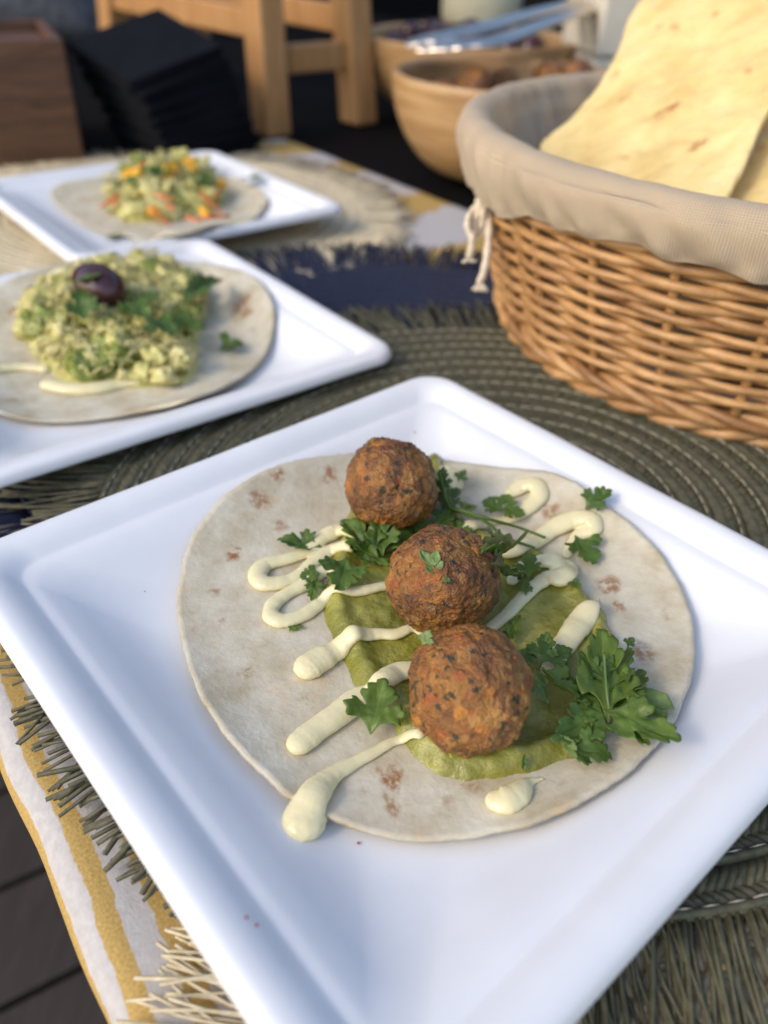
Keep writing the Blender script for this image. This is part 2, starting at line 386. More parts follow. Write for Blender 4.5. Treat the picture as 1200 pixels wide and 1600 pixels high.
# ------------------------------------------------------------------ woven mats
def strand(mb, a, b, wd, hh, lift=0):
    a = np.array(a); b = np.array(b); d = b-a; d /= np.linalg.norm(d)+1e-9; s = np.array([-d[1], d[0], 0])*wd
    up = np.array([0, 0, hh])
    V = [a-s, a+s, a+up*.6, b-s, b+s, b+up*.6, (a+b)/2+up+s*.35, (a+b)/2+up-s*.35]
    mb.add(V, [(0, 3, 7, 2), (7, 3, 5), (2, 7, 6), (7, 5, 6), (1, 2, 6), (1, 6, 5, 4), (0, 2, 1), (3, 4, 5)])
def mat(name, c, rad, htop, matl, label, fr, zdrop, pitch=.0140, sw=.0034, stitched=False, single=0, hend=.002, thick=.0045, fw=1.0):
    root = thing(name, (c[0], c[1], ZC+htop-thick), label, 'placemat', 'round raffia placemats with fringed edges')
    C = np.array([c[0], c[1], 0])
    def zt(r): return ZC+htop-zdrop*max(0, (r/rad-.55)/.45)**2
    n = int(rad/pitch); rings = [rad-pitch*i for i in range(n)]
    for i, ro in enumerate(rings):
        ri = max(.002, ro-pitch); mb = MB(); ph = i*1.3; ns = max(10, int(2*math.pi*ro/sw))
        # woven backing of the ring
        na = max(24, ns//3); V = []
        for k in range(na):
            a = 2*math.pi*k/na; d = np.array([math.cos(a), math.sin(a), 0])
            V += [C+d*ri+[0, 0, zt(ri)-thick], C+d*ro+[0, 0, zt(ro)-thick], C+d*ro+[0, 0, zt(ro)-.0016], C+d*ri+[0, 0, zt(ri)-.0016]]
        mb.add(V, [(4*k+q, 4*((k+1) % na)+q, 4*((k+1) % na)+(q+1) % 4, 4*k+(q+1) % 4) for k in range(na) for q in range(4)])
        rm = ri+(ro-ri)*.52; rc = ro-(ro-ri)*.15
        for k in range(ns):
            a = 2*math.pi*(k+.3*random.random())/ns; da = .9*(rm-ri)/ro
            def P(r, aa, e=0): return C+np.array([math.cos(aa)*r, math.sin(aa)*r, zt(r)-.0019+e])
            j = random.uniform(-.15, .15)*da
            strand(mb, P(ri+.0006, a+da), P(rm+.0004, a+j), sw*.46, .0017+.0005*random.random())
            strand(mb, P(rm-.0004, a+j), P(rc, a+da*.9), sw*.46, .0015+.0005*random.random())
        # the cord along the outer side of the ring
        nc = max(30, int(2*math.pi*ro/.008)); Pc = []
        for k in range(nc):
            a = 2*math.pi*k/nc; rr = ro-.0015+.0005*nz(k*.31, i*3.1); Pc.append(C+np.array([math.cos(a)*rr, math.sin(a)*rr, zt(ro)-.0006+.0003*nz(k*.4, i, 5)]))
        mb.add(*tube(Pc, .0014, 6, closed=True))
        mb.V = press(mb.V) if stitched else mb.V; mb.out('braid_ring', matl, root, True)
        if stitched:
            ms = MB(); nd = int(2*math.pi*ro/.0085)
            for k in range(nd):
                a = 2*math.pi*k/nd; b = a+.0058/ro; rr = rc-.0004+.0004*nz(k*.7, i)
                ms.add(*tube([C+np.array([math.cos(q)*rr, math.sin(q)*rr, zt(rr)+.0006-.0007*abs(2*t-1)]) for t, q in ((0, a), (.5, (a+b)/2), (1, b))], .00035, 4))
            ms.V = press(ms.V); ms.out('stitching', M['stitch'], root)
    # fringe
    st = []
    for layer in range(2):
        nf = int(2*math.pi*rad/(.0030*fw))
        for k in range(nf):
            a = 2*math.pi*(k+random.random()*.7)/nf
            L = fr(a)*(.9+.25*nz(a*23, 4, layer))*random.uniform(.86, 1.06); sk = .55*nz(int(a*16+3*nz(a*5, 2))*1.37, layer*7, 1)+random.gauss(0, .05)
            d0 = np.array([math.cos(a), math.sin(a), 0]); s0 = np.array([-d0[1], d0[0], 0])
            p0 = C+d0*(rad-.003); z0 = zt(rad)-.0012-.001*layer+.0005*random.random(); z1 = ZC+(hend(C+d0*(rad+L*.6)) if callable(hend) else hend)+.0030*random.random()
            pts = []
            cv = random.gauss(0, .10); wob_ = random.gauss(0, .02)
            for t in (0, .2, .45, .72, 1):
                q = p0+d0*L*t+s0*L*(sk*t+cv*t*t+wob_*math.sin(t*7)); q[2] = z1+(z0-z1)*(1-min(1, t*1.5))**1.5+.0012*math.sin(t*5+k)*t
                pts.append(q)
            st.append(pts)
    def ribbon(mb, pts):
        w_ = random.uniform(.0008, .0013)*fw; V = []
        for i, q in enumerate(pts):
            d = pts[min(i+1, 4)]-pts[max(i-1, 0)]; d /= np.linalg.norm(d); s = np.array([-d[1], d[0], 0])*w_*(1-.12*i/4)
            V += [q-s, q+[0, 0, w_*.9], q+s, q-[0, 0, w_*.4]]
        F = [(4*i+k, 4*i+(k+1) % 4, 4*i+4+(k+1) % 4, 4*i+4+k) for i in range(4) for k in range(4)]+[(0, 3, 2, 1), (16, 17, 18, 19)]
        mb.add(V, F)
    sizes = []
    for i, pts in enumerate(st):
        m = pts[3]-CAM; z = m@CF; x, y = 600+FPX*(m@CX)/z, 800-FPX*(m@CU)/z
        sizes.append(1/z if -30 < x < 1230 and -30 < y < 1640 and z > 0 else 0)
    order = np.argsort(sizes)[::-1]; big = set(int(i) for i in order[:single] if sizes[i] > 0)
    rest = MB()
    for i, pts in enumerate(st):
        if i in big: m = MB(); ribbon(m, pts); m.V = press(m.V) if stitched else m.V; m.out('fringe_strand', matl, root, True)
        else: ribbon(rest, pts)
    rest.V = press(rest.V) if stitched else rest.V
    tag(rest.out('fringe', matl, root, True), kind='stuff')
H_OLIVE = .0203
mat('woven_placemat', (-.24, .815), .205, .0053, M['cream'], 'cream raffia mat under the plate of pepper and carrot salad', lambda a: .06, .0005, stitched=False)
mat('woven_placemat', (.165, .052), .185, .0042, M['cream'], 'cream raffia mat with fringe poking out below the falafel plate and olive green mat', lambda a: .056, .0005, fw=.62)
mat('woven_placemat', (.0, .452), .225, .0078, M['navy'], 'navy blue raffia mat partly covered by the olive green mat', lambda a: .055, .0025, hend=.0066, thick=.005)
mat('woven_placemat', (.066, .32), .205, H_OLIVE, M['olive'], 'olive green raffia mat under the falafel plate and the wicker basket', lambda a: .066 if math.sin(a) > -.05 else (.041 if math.cos(a) < .1 else .07), .0035, stitched=True, single=300, hend=lambda q: .0098 if math.hypot(q[0], q[1]-.452) < .275 else .0045, thick=.006)

# ------------------------------------------------------------------ plates
def tort_h(i, x, y):           # top of the flatbread on plate i, height above the cloth
    a, b = plocal(i, x, y); m = (abs(a)**9+abs(b)**9)**(1/9.)
    d = min(max(PS-m, 0), .13)
    e = .0012+.0010*nz(x*22, y*22, i*4.+.5)*(.3+m/PS)
    return PLATES[i][2]+float(np.interp(d, _dd, _tz))+.0030+max(0, e)
def make_plate(i, label):
    (cx, cy), th, rh = PLATES[i]; c, s = math.cos(R(th)), math.sin(R(th))
    V = []; nq = 14; ne = 16
    def loop(ins, z):
        hs = PS-ins; rc = max(.006, .017-.35*ins) if ins < .02 else .0105+.35*(ins-.02)
        pts = []
        for q, (sx, sy) in enumerate(((1, 1), (-1, 1), (-1, -1), (1, -1))):
            for k in range(nq+1):
                a = R(90*q)+R(90)*k/nq; pts.append((sx*(hs-rc)+rc*math.cos(a), sy*(hs-rc)+rc*math.sin(a)))
            nx = ((1, 1), (-1, 1), (-1, -1), (1, -1))[(q+1) % 4]; p0 = np.array(pts[-1]); a1 = R(90*(q+1)); p1 = np.array((nx[0]*(hs-rc)+rc*math.cos(a1), nx[1]*(hs-rc)+rc*math.sin(a1)))
            for k in range(1, ne): pts.append(tuple(p0+(p1-p0)*k/ne))
        out = []
        for a, b in pts:
            wv = .0005*nz(a*14, b*14, i*7+2)+.0003*nz(a*40, b*40, i*7+4); out.append((cx+a*c-b*s, cy+a*s+b*c, ZC+rh+z+wv))
        return out
    prof = catmull(np.array(PROF), 3)
    prof = [tuple(q) for q in prof]+[(.08, -.0220), (.105, -.0220), (.125, -.022)]
    nl = 0
    for d, z in prof:
        L = loop(d, z); nl = len(L); V += L
    F = []
    for r in range(len(prof)-1):
        for k in range(nl): F.append((r*nl+k, r*nl+(k+1) % nl, (r+1)*nl+(k+1) % nl, (r+1)*nl+k))
    F.append(tuple((len(prof)-1)*nl+k for k in range(nl)))
    o = mesh('square_plate', V, F, M['plate'], org=(cx, cy, ZC+rh-.0238))
    m = o.modifiers.new('solid', 'SOLIDIFY'); m.thickness = .0016; m.offset = -1
    tag(o, label, 'plate', 'square white disposable plates')
    return o
make_plate(0, 'square white plate holding the tortilla with three falafel balls')
make_plate(1, 'square white plate holding the green chicken salad topped with a black olive')
make_plate(2, 'square white plate holding the salad with yellow pepper and carrot')

# ------------------------------------------------------------------ flat round breads from an outline
def sheet(name, outline, zfn, matl, spots, label, cat, thick, nr=46, wavy=0, group=None, seed=0):
    O = np.array(outline)
    if zfn and np.sum(O[:, 0]*np.roll(O[:, 1], -1)-np.roll(O[:, 0], -1)*O[:, 1]) < 0: O = O[::-1].copy()   # counter-clockwise, so the thickness goes down
    c = O.mean(0); n = len(O); V = [[c[0], c[1], ZC+zfn(c[0], c[1]) if zfn else c[2]]]; D = []
    for r in range(1, nr+1):
        t = (r/nr)**.85
        for k in range(n):
            q = c+(O[k]-c)*t
            if zfn: z = ZC+zfn(q[0], q[1])
            else: z = q[2]
            V.append([q[0], q[1], z])
    F = [(0, 1+k, 1+(k+1) % n) for k in range(n)]
    for r in range(nr-1):
        for k in range(n): F.append((1+r*n+k, 1+(r+1)*n+k, 1+(r+1)*n+(k+1) % n, 1+r*n+(k+1) % n))
    o = mesh(name, V, F, matl)
    A = o.data.attributes.new('char', 'FLOAT', 'POINT'); P = np.array(V); a = np.zeros(len(P))
    jx = np.array([[nz(p[0]*260, p[1]*260, 1+p[2]*200), nz(p[0]*260, p[1]*260, 9+p[2]*200)] for p in P])*.0022
    for (x, y, z, rx, ry, rot, st) in spots:
        dx, dy = P[:, 0]-x+jx[:, 0], P[:, 1]-y+jx[:, 1]; dz = P[:, 2]-z if not zfn else 0
        u = dx*math.cos(rot)+dy*math.sin(rot); v = -dx*math.sin(rot)+dy*math.cos(rot)
        d = np.sqrt((u/rx)**2+(v/ry)**2+(dz/rx)**2); a = np.maximum(a, st*np.clip((1.1-d)/.40, 0, 1))
    A.data.foreach_set('value', a)
    m = o.modifiers.new('solid', 'SOLIDIFY'); m.thickness = thick; m.offset = -1
    tag(o, label, cat, group); return o
T1 = [(277,950),(283,890),(300,840),(335,790),(385,750),(440,725),(500,713),(560,709),(630,712),(700,719),(770,729),(830,733),(870,740),(910,760),(950,790),(1000,830),(1040,875),(1068,925),(1085,985),(1083,1040),(1068,1090),(1040,1140),(990,1195),(930,1235),(870,1268),(800,1292),(720,1307),(640,1311),(570,1296),(510,1272),(450,1240),(400,1195),(350,1140),(315,1085),(290,1020)]
T2 = [(428,500),(425,470),(410,443),(380,424),(340,414),(290,408),(200,402),(120,406),(60,420),(0,445),(-60,475),(-100,520),(-95,570),(-50,615),(0,642),(50,655),(100,657),(160,651),(230,638),(300,620),(360,597),(400,570),(420,540)]
T3 = [(80,300),(92,288),(120,281),(170,275),(260,269),(340,275),(390,288),(412,303),(418,318),(405,332),(330,352),(260,364),(210,370),(165,362),(120,342),(92,320)]
def tortilla(i, px, spots, label, jag):
    P = [march(x, y, lambda a, b: tort_h(i, a, b)) for x, y in px]; P = catmull(P, 8, True)
    c = P.mean(0); P = [c+(p-c)*(1+jag*nz(k*.21, i*9.)+jag*.7*nz(k*.8, i*5.)) for k, p in enumerate(P)]
    S = []
    for (x, y, w_, h_, st) in spots:
        q = march(x, y, lambda a, b: tort_h(i, a, b)); k = (q-CAM)@CF/FPX
        S.append((q[0], q[1], 0, w_*k*.5, h_*k*.9, random.uniform(-.5, .5), st))
    return sheet('tortilla', P, lambda a, b: tort_h(i, a, b), M['tort'], S, label, 'tortilla', .0017, group='soft flour tortillas on the plates')
sp1 = [(433,741,26,16,.9),(515,740,20,24,.9),(408,783,30,18,.8),(364,863,26,20,1),(438,822,22,12,.7),(335,924,16,12,.8),(385,1052,14,12,.8),(345,970,18,12,.5),(615,1215,30,26,.95),(612,1255,18,34,.8),(590,1205,14,10,.7),(950,915,40,22,.85),(965,948,26,14,.8),(1005,1020,34,30,.8),(858,800,36,14,.8),(845,790,20,14,.6),(735,1225,60,14,.6),(470,1090,16,10,.5),(700,1250,30,12,.4),(560,1240,12,10,.5),(300,985,12,10,.4),(880,1225,18,10,.4),(1040,960,18,14,.4)]
tortilla(0, T1, sp1, 'pale flour tortilla with toasted spots under the three falafel balls', .006)
tortilla(1, T2, [(377,477,30,26,1),(385,490,22,14,.9),(395,515,14,10,.5),(18,485,16,10,.8),(20,625,22,12,.5),(200,640,20,10,.4)], 'flour tortilla under the green chicken salad', .006)
tortilla(2, T3, [(130,312,20,10,.4),(380,325,20,10,.5)], 'flour tortilla under the pepper and carrot salad', .008)

# ------------------------------------------------------------------ puree
def poly_sdf(X, Y, P):         # distance to the outline, positive inside
    P = np.array(P); d = np.full(X.shape, 1e9); ins = np.zeros(X.shape, bool)
    for i in range(len(P)):
        a, b = P[i], P[(i+1) % len(P)]; e = b-a; t = np.clip(((X-a[0])*e[0]+(Y-a[1])*e[1])/(e@e), 0, 1)
        d = np.minimum(d, np.hypot(X-a[0]-t*e[0], Y-a[1]-t*e[1]))
        cond = ((a[1] > Y) != (b[1] > Y)) & (X < (b[0]-a[0])*(Y-a[1])/(b[1]-a[1]+1e-12)+a[0]); ins ^= cond
    return np.where(ins, d, -d)
GP = [(560,770),(535,830),(512,900),(505,945),(518,985),(540,1030),(556,1068),(585,1095),(606,1105),(628,1150),(660,1185),(695,1207),(745,1213),(800,1206),(845,1196),(885,1180),(925,1168),(950,1120),(972,1060),(965,1005),(945,955),(915,925),(885,895),(850,862),(800,845),(760,830),(720,800),(700,750),(688,712),(660,712),(610,735)]
def heap(name, i, px, label, cat, hmax, edge, matl, step=.0009, rough=1.0, seed=0.):
    P = catmull([march(x, y, lambda a, b: tort_h(i, a, b)+.002)[:2] for x, y in px], 5, True)
    x0, y0 = P.min(0)-.004; x1, y1 = P.max(0)+.004
    xs = np.arange(x0, x1, step); ys = np.arange(y0, y1, step); X, Y = np.meshgrid(xs, ys, indexing='ij')
    jx = np.vectorize(lambda a, b: nz(a*130, b*130, seed))(X, Y)
    sdf = poly_sdf(X, Y, P)+.0012*jx
    t = np.clip(sdf/edge, -.4, 1); prof = np.where(t > 0, np.sqrt(np.clip(1-(1-np.clip(t, 0, 1))**2, 0, 1)), t*1.2)
    rr = np.vectorize(lambda a, b: .55*nz(a*55, b*55, seed+3)+.45*abs(nz(a*95, b*95, seed+7)))(X, Y)
    # a raised lip where the spoon pushed the puree outwards
    lip = np.exp(-((sdf-.006)/.004)**2)
    fine = np.vectorize(lambda a, b: nz(a*210, b*210, seed+11)+.5*nz(a*480, b*480, seed+2))(X, Y)
    hh = prof*hmax*(np.maximum(.38, .55+.75*lip+rough*.5*rr)+.13*fine)
    Z = np.vectorize(lambda a, b: tort_h(i, a, b))(X, Y)+hh
    keep = sdf > -.0022
    idx = -np.ones(X.shape, int); idx[keep] = np.arange(keep.sum()); V = np.stack([X[keep], Y[keep], ZC+Z[keep]], 1)
    F = [(idx[a, b], idx[a+1, b], idx[a+1, b+1], idx[a, b+1]) for a in range(X.shape[0]-1) for b in range(X.shape[1]-1) if min(idx[a, b], idx[a+1, b], idx[a+1, b+1], idx[a, b+1]) >= 0]
    o = mesh(name, V, [tuple(int(q) for q in f) for f in F], matl); tag(o, label, cat)
    def hf(x, y):
        a = int(round((x-x0)/step)); b = int(round((y-y0)/step))
        if 0 <= a < X.shape[0] and 0 <= b < X.shape[1] and keep[a, b]: return max(tort_h(i, x, y), Z[a, b])
        return tort_h(i, x, y)
    return hf
g_h = heap('avocado_puree', 0, GP, 'smooth olive green avocado puree spread under the falafel balls', 'avocado puree', .0042, .0042, M['guac'], step=.0008)
def top1(x, y): return g_h(x, y)
def on1(px, py, e=0.0): return march(px, py, lambda a, b: top1(a, b)+e)

# ------------------------------------------------------------------ falafel
def falafel_mesh(rad, seed, squash=(1, 1, .96), sub=6):
    bm = bmesh.new(); bmesh.ops.create_icosphere(bm, subdivisions=sub, radius=1.0)
    for v in bm.verts:
        n = v.co.normalized(); s = n*3.1+Vector((seed*7.3, seed*3.1, seed))
        d = .085*noise.noise(n*1.3+Vector((seed, 0, 0)))+.055*noise.noise(s)
        vo = noise.voronoi(n*6.5+Vector((seed*5, 0, 2)))[0]; d += .050*(.38-vo[0])
        d += .030*noise.noise(n*13+Vector((0, seed, 0)))+.017*noise.noise(n*34+Vector((0, seed, 7)))-.018*max(0, noise.noise(n*9+Vector((seed, 3, 0)))-.25)*3
        v.co = Vector((n.x*squash[0], n.y*squash[1], n.z*squash[2]))*rad*(1+d)
    me = bpy.data.meshes.new('falafel_ball'); bm.to_mesh(me); bm.free(); me.polygons.foreach_set('use_smooth', [True]*len(me.polygons)); return me
FAL = []
def falafel(px, py, rpx, seed, label, sq, matl, hb=.0275):
    rad = .02
    for _ in range(20):
        c = at(px, py, hb+rad); rad = rpx*((c-CAM)@CF)/FPX
    me = falafel_mesh(rad, seed, sq); me.materials.append(matl)
    o = bpy.data.objects.new('falafel_ball', me); COL.objects.link(o); o.location = Vector(c); o.rotation_euler = (seed, seed*.7, seed*2)
    FAL.append((c, rad)); tag(o, label, 'falafel', 'falafel balls on the tortilla'); return o
falafel(611, 758, 74, 1.3, 'dark brown falafel ball with herb stems beside it and no leaf on top', (1, 1, 1), M['fald'])
falafel(692, 908, 88, 2.9, 'brown falafel ball with a pale coriander sprig on its crust', (1, .97, .98), M['fald'])
falafel(732, 1076, 101, 4.2, 'golden flecked falafel ball beside the large coriander sprig', (1, .98, .93), M['fal'])
def top1f(x, y):
    h = top1(x, y)
    for c, r in FAL:
        q = (x-c[0])**2+(y-c[1])**2
        if q < r*r: h = max(h, c[2]-ZC+math.sqrt(r*r-q)*.98)
    return h
def onf(px, py, e=0.0): return march(px, py, lambda a, b: top1f(a, b)+e)

# ------------------------------------------------------------------ mayonnaise
T1P = np.array([march(x, y, lambda a, b: tort_h(0, a, b))[:2] for x, y in T1])
def plate_h(x, y): return PLATES[0][2]+float(np.interp(min(max(PS-max(map(abs, plocal(0, x, y))), 0), .13), _pd, _pz))
def drip_h(x, y):              # over the tortilla and down onto the plate
    d = float(poly_sdf(np.array([x]), np.array([y]), T1P)[0]); t = min(1, max(0, (d+.004)/.006)); a, b = plate_h(x, y), top1(x, y)
    return a+(b-a)*t
def squirt(pts, label, fall=1.0, group='strands of mayonnaise on the falafel tortilla', surf=None):
    fn = surf or top1
    P = []; rr = []
    for (x, y, r) in pts:
        q = march(x, y, lambda a, b: fn(a, b)+.002); k = (q-CAM)@CF/FPX; P.append(q); rr.append(r*k*1.32)
    C = catmull(np.column_stack([P, rr]), 9); Q = C[:, :3].copy(); rad = np.maximum(C[:, 3], .0003)
    for j in range(len(Q)): Q[j, 2] = ZC+fn(Q[j, 0], Q[j, 1])+rad[j]*.30+.0003
    for _ in range(6): Q[1:-1, 2] = (Q[:-2, 2]+2*Q[1:-1, 2]+Q[2:, 2])/4
    mb = MB(); mb.add(*tube(Q, rad*(1+.10*np.array([nz(j*.19, pts[0][0]*.37)+.5*nz(j*.6, pts[0][1]*.7) for j in range(len(Q))])), 16, .58))
    for e, j in ((0, 1), (-1, -2)):
        bm = bmesh.new(); bmesh.ops.create_icosphere(bm, subdivisions=2, radius=1); n0 = len(mb.V)
        mb.add([Q[e]+np.array(v.co)*rad[e]*np.array([1, 1, .58]) for v in bm.verts], [tuple(v.index for v in f.verts) for f in bm.faces]); bm.free()
    o = mb.out('mayonnaise_strand', M['mayo'], smooth=True)
    m = o.modifiers.new('remesh', 'REMESH'); m.mode = 'VOXEL'; m.voxel_size = .00045; m.use_smooth_shade = True
    s = o.modifiers.new('smooth', 'SMOOTH'); s.factor = .5; s.iterations = 4
    tag(o, label, 'mayonnaise', group); return o
squirt([(556,834,7),(530,829,11),(507,838,11),(480,860,9),(445,872,9),(415,880,11),(402,897,12),(412,910,12),(440,908,10),(470,896,10),(494,873,10),(520,858,10),(550,850,10),(585,845,9)], 'looped mayonnaise strand ending at a dark coriander leaf, furthest loop from the plate rim drip')
squirt([(519,887,8),(500,893,10),(475,911,10),(447,926,9),(426,944,10),(425,962,11),(443,968,11),(473,959,10),(498,942,9),(515,922,7),(535,916,8),(565,920,8),(608,912,7)], 'second looped mayonnaise strand with a coriander leaf over its bend')
squirt([(662,990,4),(645,978,6),(618,988,8),(590,988,9),(563,988,11),(541,1000,13),(522,1018,15),(500,1030,18),(482,1042,19)], 'mayonnaise strand ending in a round blob beside the puree')
squirt([(650,1044,12),(620,1050,14),(592,1068,16),(560,1093,17),(525,1118,17),(492,1141,17),(468,1160,17)], 'thick straight mayonnaise ribbon with a coriander leaf lying on it')
squirt([(655,1143,8),(638,1146,7),(615,1155,6.5),(585,1172,7.5),(555,1188,9),(525,1205,12),(502,1226,17),(486,1250,22),(477,1275,27),(476,1284,27)], 'mayonnaise drip running off the tortilla edge onto the plate', surf=drip_h)
squirt([(853,1212,1.5),(835,1216,5),(822,1224,11),(806,1242,17),(788,1250,18),(777,1250,15)], 'small tear shaped mayonnaise blob alone on bare tortilla')
squirt([(936,931,1.5),(930,940,7),(918,955,15),(903,978,16),(885,1003,15),(868,1028,12),(855,1045,8)], 'thick mayonnaise strand with pointed tip by the big coriander sprig')
squirt([(715,830,10),(735,818,9),(765,812,7),(795,808,8),(820,795,10),(842,774,11),(838,757,12),(818,757,12),(800,768,9)], 'mayonnaise strand with hooked end beside the two crossing herb stems')
squirt([(775,858,9),(805,858,11),(840,842,12),(870,822,13),(900,810,14),(922,812,14),(925,826,12),(906,834,9),(893,850,7),(886,864,6)], 'mayonnaise strand that bends back under a torn coriander leaf at the tortilla rim')
squirt([(800,905,7),(815,885,9),(840,876,10),(868,876,13),(886,886,13),(880,900,13),(858,900,11),(836,914,9),(812,937,9),(790,960,8),(766,980,8)], 'hairpin mayonnaise strand running to the middle falafel ball')
squirt([(697,735,10),(706,745,13),(711,757,11)], 'small mayonnaise dab tucked behind the darkest falafel ball')

# ------------------------------------------------------------------ coriander
def leaf_vf(base, tip, width, roll=0., cup=.2, lobes=3, droop=0., seed=0, up=(0, 0, 1)):
    base = np.array(base); tip = np.array(tip); ax = tip-base; L = np.linalg.norm(ax); ax /= L
    s = np.cross(ax, np.array(up, float)); s /= np.linalg.norm(s); n = np.cross(s, ax)
    s2 = s*math.cos(roll)+n*math.sin(roll); n2 = np.cross(s2, ax)
    if lobes > 1: H = [(0, .02), (.16, .13), (.23, .33), (.19, .44), (.25, .51), (.33, .46), (.38, .55), (.46, .55), (.50, .45), (.56, .44), (.55, .34), (.48, .26), (.51, .20), (.60, .25), (.66, .34), (.74, .32), (.76, .24), (.84, .26), (.90, .19), (.895, .11), (.97, .10), (1.0, 0)]
    else: H = [(0, .02), (.10, .14), (.25, .30), (.33, .30), (.42, .40), (.50, .38), (.60, .42), (.67, .34), (.76, .33), (.82, .22), (.91, .19), (.94, .09), (1.0, 0)]
    rs = random.Random(seed*1000)
    def side(sg):
        a_, b_ = rs.uniform(.88, 1.12), rs.uniform(.9, 1.1)
        return [(x*(1+rs.gauss(0, .018)), sg*y*a_*(1+rs.gauss(0, .06))) for x, y in H]
    O = side(1)+side(-1)[::-1][1:]; O = catmull(np.array(O), 4, True)
    na, nr = len(O), 9; cx_ = .34; V = []; vein = []
    ph = seed*3.
    def place(u, v):
        x = u*L; y = v/.55*width; fold = abs(v)*L*.9*cup
        z = fold - droop*u*u*L + L*(.075*nz(u*2.6+seed, v*2.6, seed)+.035*nz(u*7+seed, v*7, 3)) - .10*L*max(0, u-.55)**2*4*(.3+abs(nz(seed, 1, 1)))
        vd = min([abs(v)]+[abs(abs(v)*ca-(u-.05)*sa) if u > .05 else 1 for ca, sa in ((.62, .78), (.90, .43))])
        V.append(base+ax*x+s2*y+n2*z); vein.append(max(0, 1-vd/.022))
    place(cx_, 0)
    for r in range(1, nr+1):
        t = r/nr
        for q in O: place(cx_+(q[0]-cx_)*t, q[1]*t)
    F = [(0, 1+k, 1+(k+1) % na) for k in range(na)]
    for r in range(nr-1):
        for k in range(na): a = 1+r*na+k; b = 1+r*na+(k+1) % na; F.append((a, a+na, b+na, b))
    return V, F, vein
def finish_leaf(o, vein):
    A = o.data.attributes.new('vein', 'FLOAT', 'POINT'); A.data.foreach_set('value', np.array(vein, float))
    m = o.modifiers.new('solid', 'SOLIDIFY'); m.thickness = .00016; m.offset = 0
def leaf(b, t, wpx, hb=.002, ht=.003, label=None, parent=None, mat_='leaf', name='coriander_leaf', fn=None, **kw):
    f = fn or onf
    B = f(b[0], b[1], hb); T = f(t[0], t[1], ht); k = (B-CAM)@CF/FPX
    V, F, ve = leaf_vf(B, T, wpx*k*.62, seed=random.random()*9, **kw)
    o = mesh(name, V, F, M[mat_], parent); finish_leaf(o, ve)
    if parent is None: tag(o, label, 'herb leaf', 'coriander leaves scattered on the falafel tortilla')
    return o
leaf((502,856), (434,842), 40, label='dark coriander leaf hanging over the first looped mayonnaise strand', cup=.3)
leaf((542,872), (530,922), 58, .006, .003, 'broad coriander leaf above the second looped mayonnaise strand', roll=.2)
leaf((500,896), (468,901), 34, .004, .003, 'small coriander leaf lying on the second mayonnaise loop')
leaf((495,903), (487,938), 26, .004, .002, 'narrow coriander leaf hanging between the loop of the second mayonnaise strand')
leaf((470,972), (452,985), 22, .001, .001, 'tiny coriander scrap on bare tortilla below the second mayonnaise loop')
leaf((579,1146), (600,1062), 76, .005, .006, 'upright coriander leaf lying on the thick mayonnaise ribbon', cup=.15)
leaf((660,1008), (672,984), 22, .004, .006, 'pale folded coriander scrap wedged between two falafel balls', mat_='leafp')
leaf((914,796), (955,762), 42, .002, .004, 'coriander leaf lying over the tortilla edge near the hooked mayonnaise', lobes=3)
leaf((898,838), (930,880), 56, .006, .004, 'squarish torn coriander leaf below the bent mayonnaise strand', lobes=2)
leaf((886,908), (908,919), 20, .002, .003, 'tiny coriander scrap beside the hairpin mayonnaise strand')
leaf((826,903), (828,862), 36, .005, .009, 'coriander leaf standing by the hairpin mayonnaise strand', roll=.3)
leaf((822,930), (820,905), 18, .003, .006, 'little coriander leaflet hanging from the hairpin mayonnaise strand')
leaf((803,852), (752,864), 42, .004, .004, 'coriander leaf beneath the crossing herb stems')
leaf((768,878), (812,902), 40, .004, .004, 'coriander leaf between the middle falafel ball and the hairpin mayonnaise', roll=-.3)
leaf((818,1205), (820,1178), 10, .002, .003, 'thin green coriander stalk end on the puree rim', lobes=1)
# pale sprig on the middle falafel
sp = thing('coriander_sprig', onf(690, 900, .0), 'pale little coriander sprig stuck on the middle falafel ball', 'herb sprig')
for b, t, w_ in (((676,886), (655,858), 20), ((678,884), (682,860), 18), ((682,892), (692,876), 16), ((683,896), (664,884), 18), ((690,903), (704,908), 14)):
    leaf(b, t, w_, .001, .002, parent=sp, mat_='leafp', name='leaflet', lobes=1)
mb = MB(); mb.add(*tube(catmull([onf(676,884,.001), onf(684,896,.0012), onf(702,909,.001)], 5), .0004, 6)); mb.out('stem', M['leafp'], sp, True)
# cluster between the first two falafel balls
sp = thing('coriander_sprig', onf(592, 862, 0), 'bright coriander sprig between the darkest falafel ball and the mayonnaise loops', 'herb sprig')
for b, t, w_, a, c in (((590,872), (536,812), 52, .004, .008), ((598,868), (592,800), 46, .005, .012), ((604,862), (640,828), 44, .004, .007), ((585,880), (560,868), 30, .003, .003), ((592,882), (600,872), 26, .003, .004), ((620,850), (655,826), 34, .003, .004), ((575,868), (545,850), 36, .003, .004)):
    leaf(b, t, w_, a, c, parent=sp, name='leaflet', fn=on1, cup=.3)
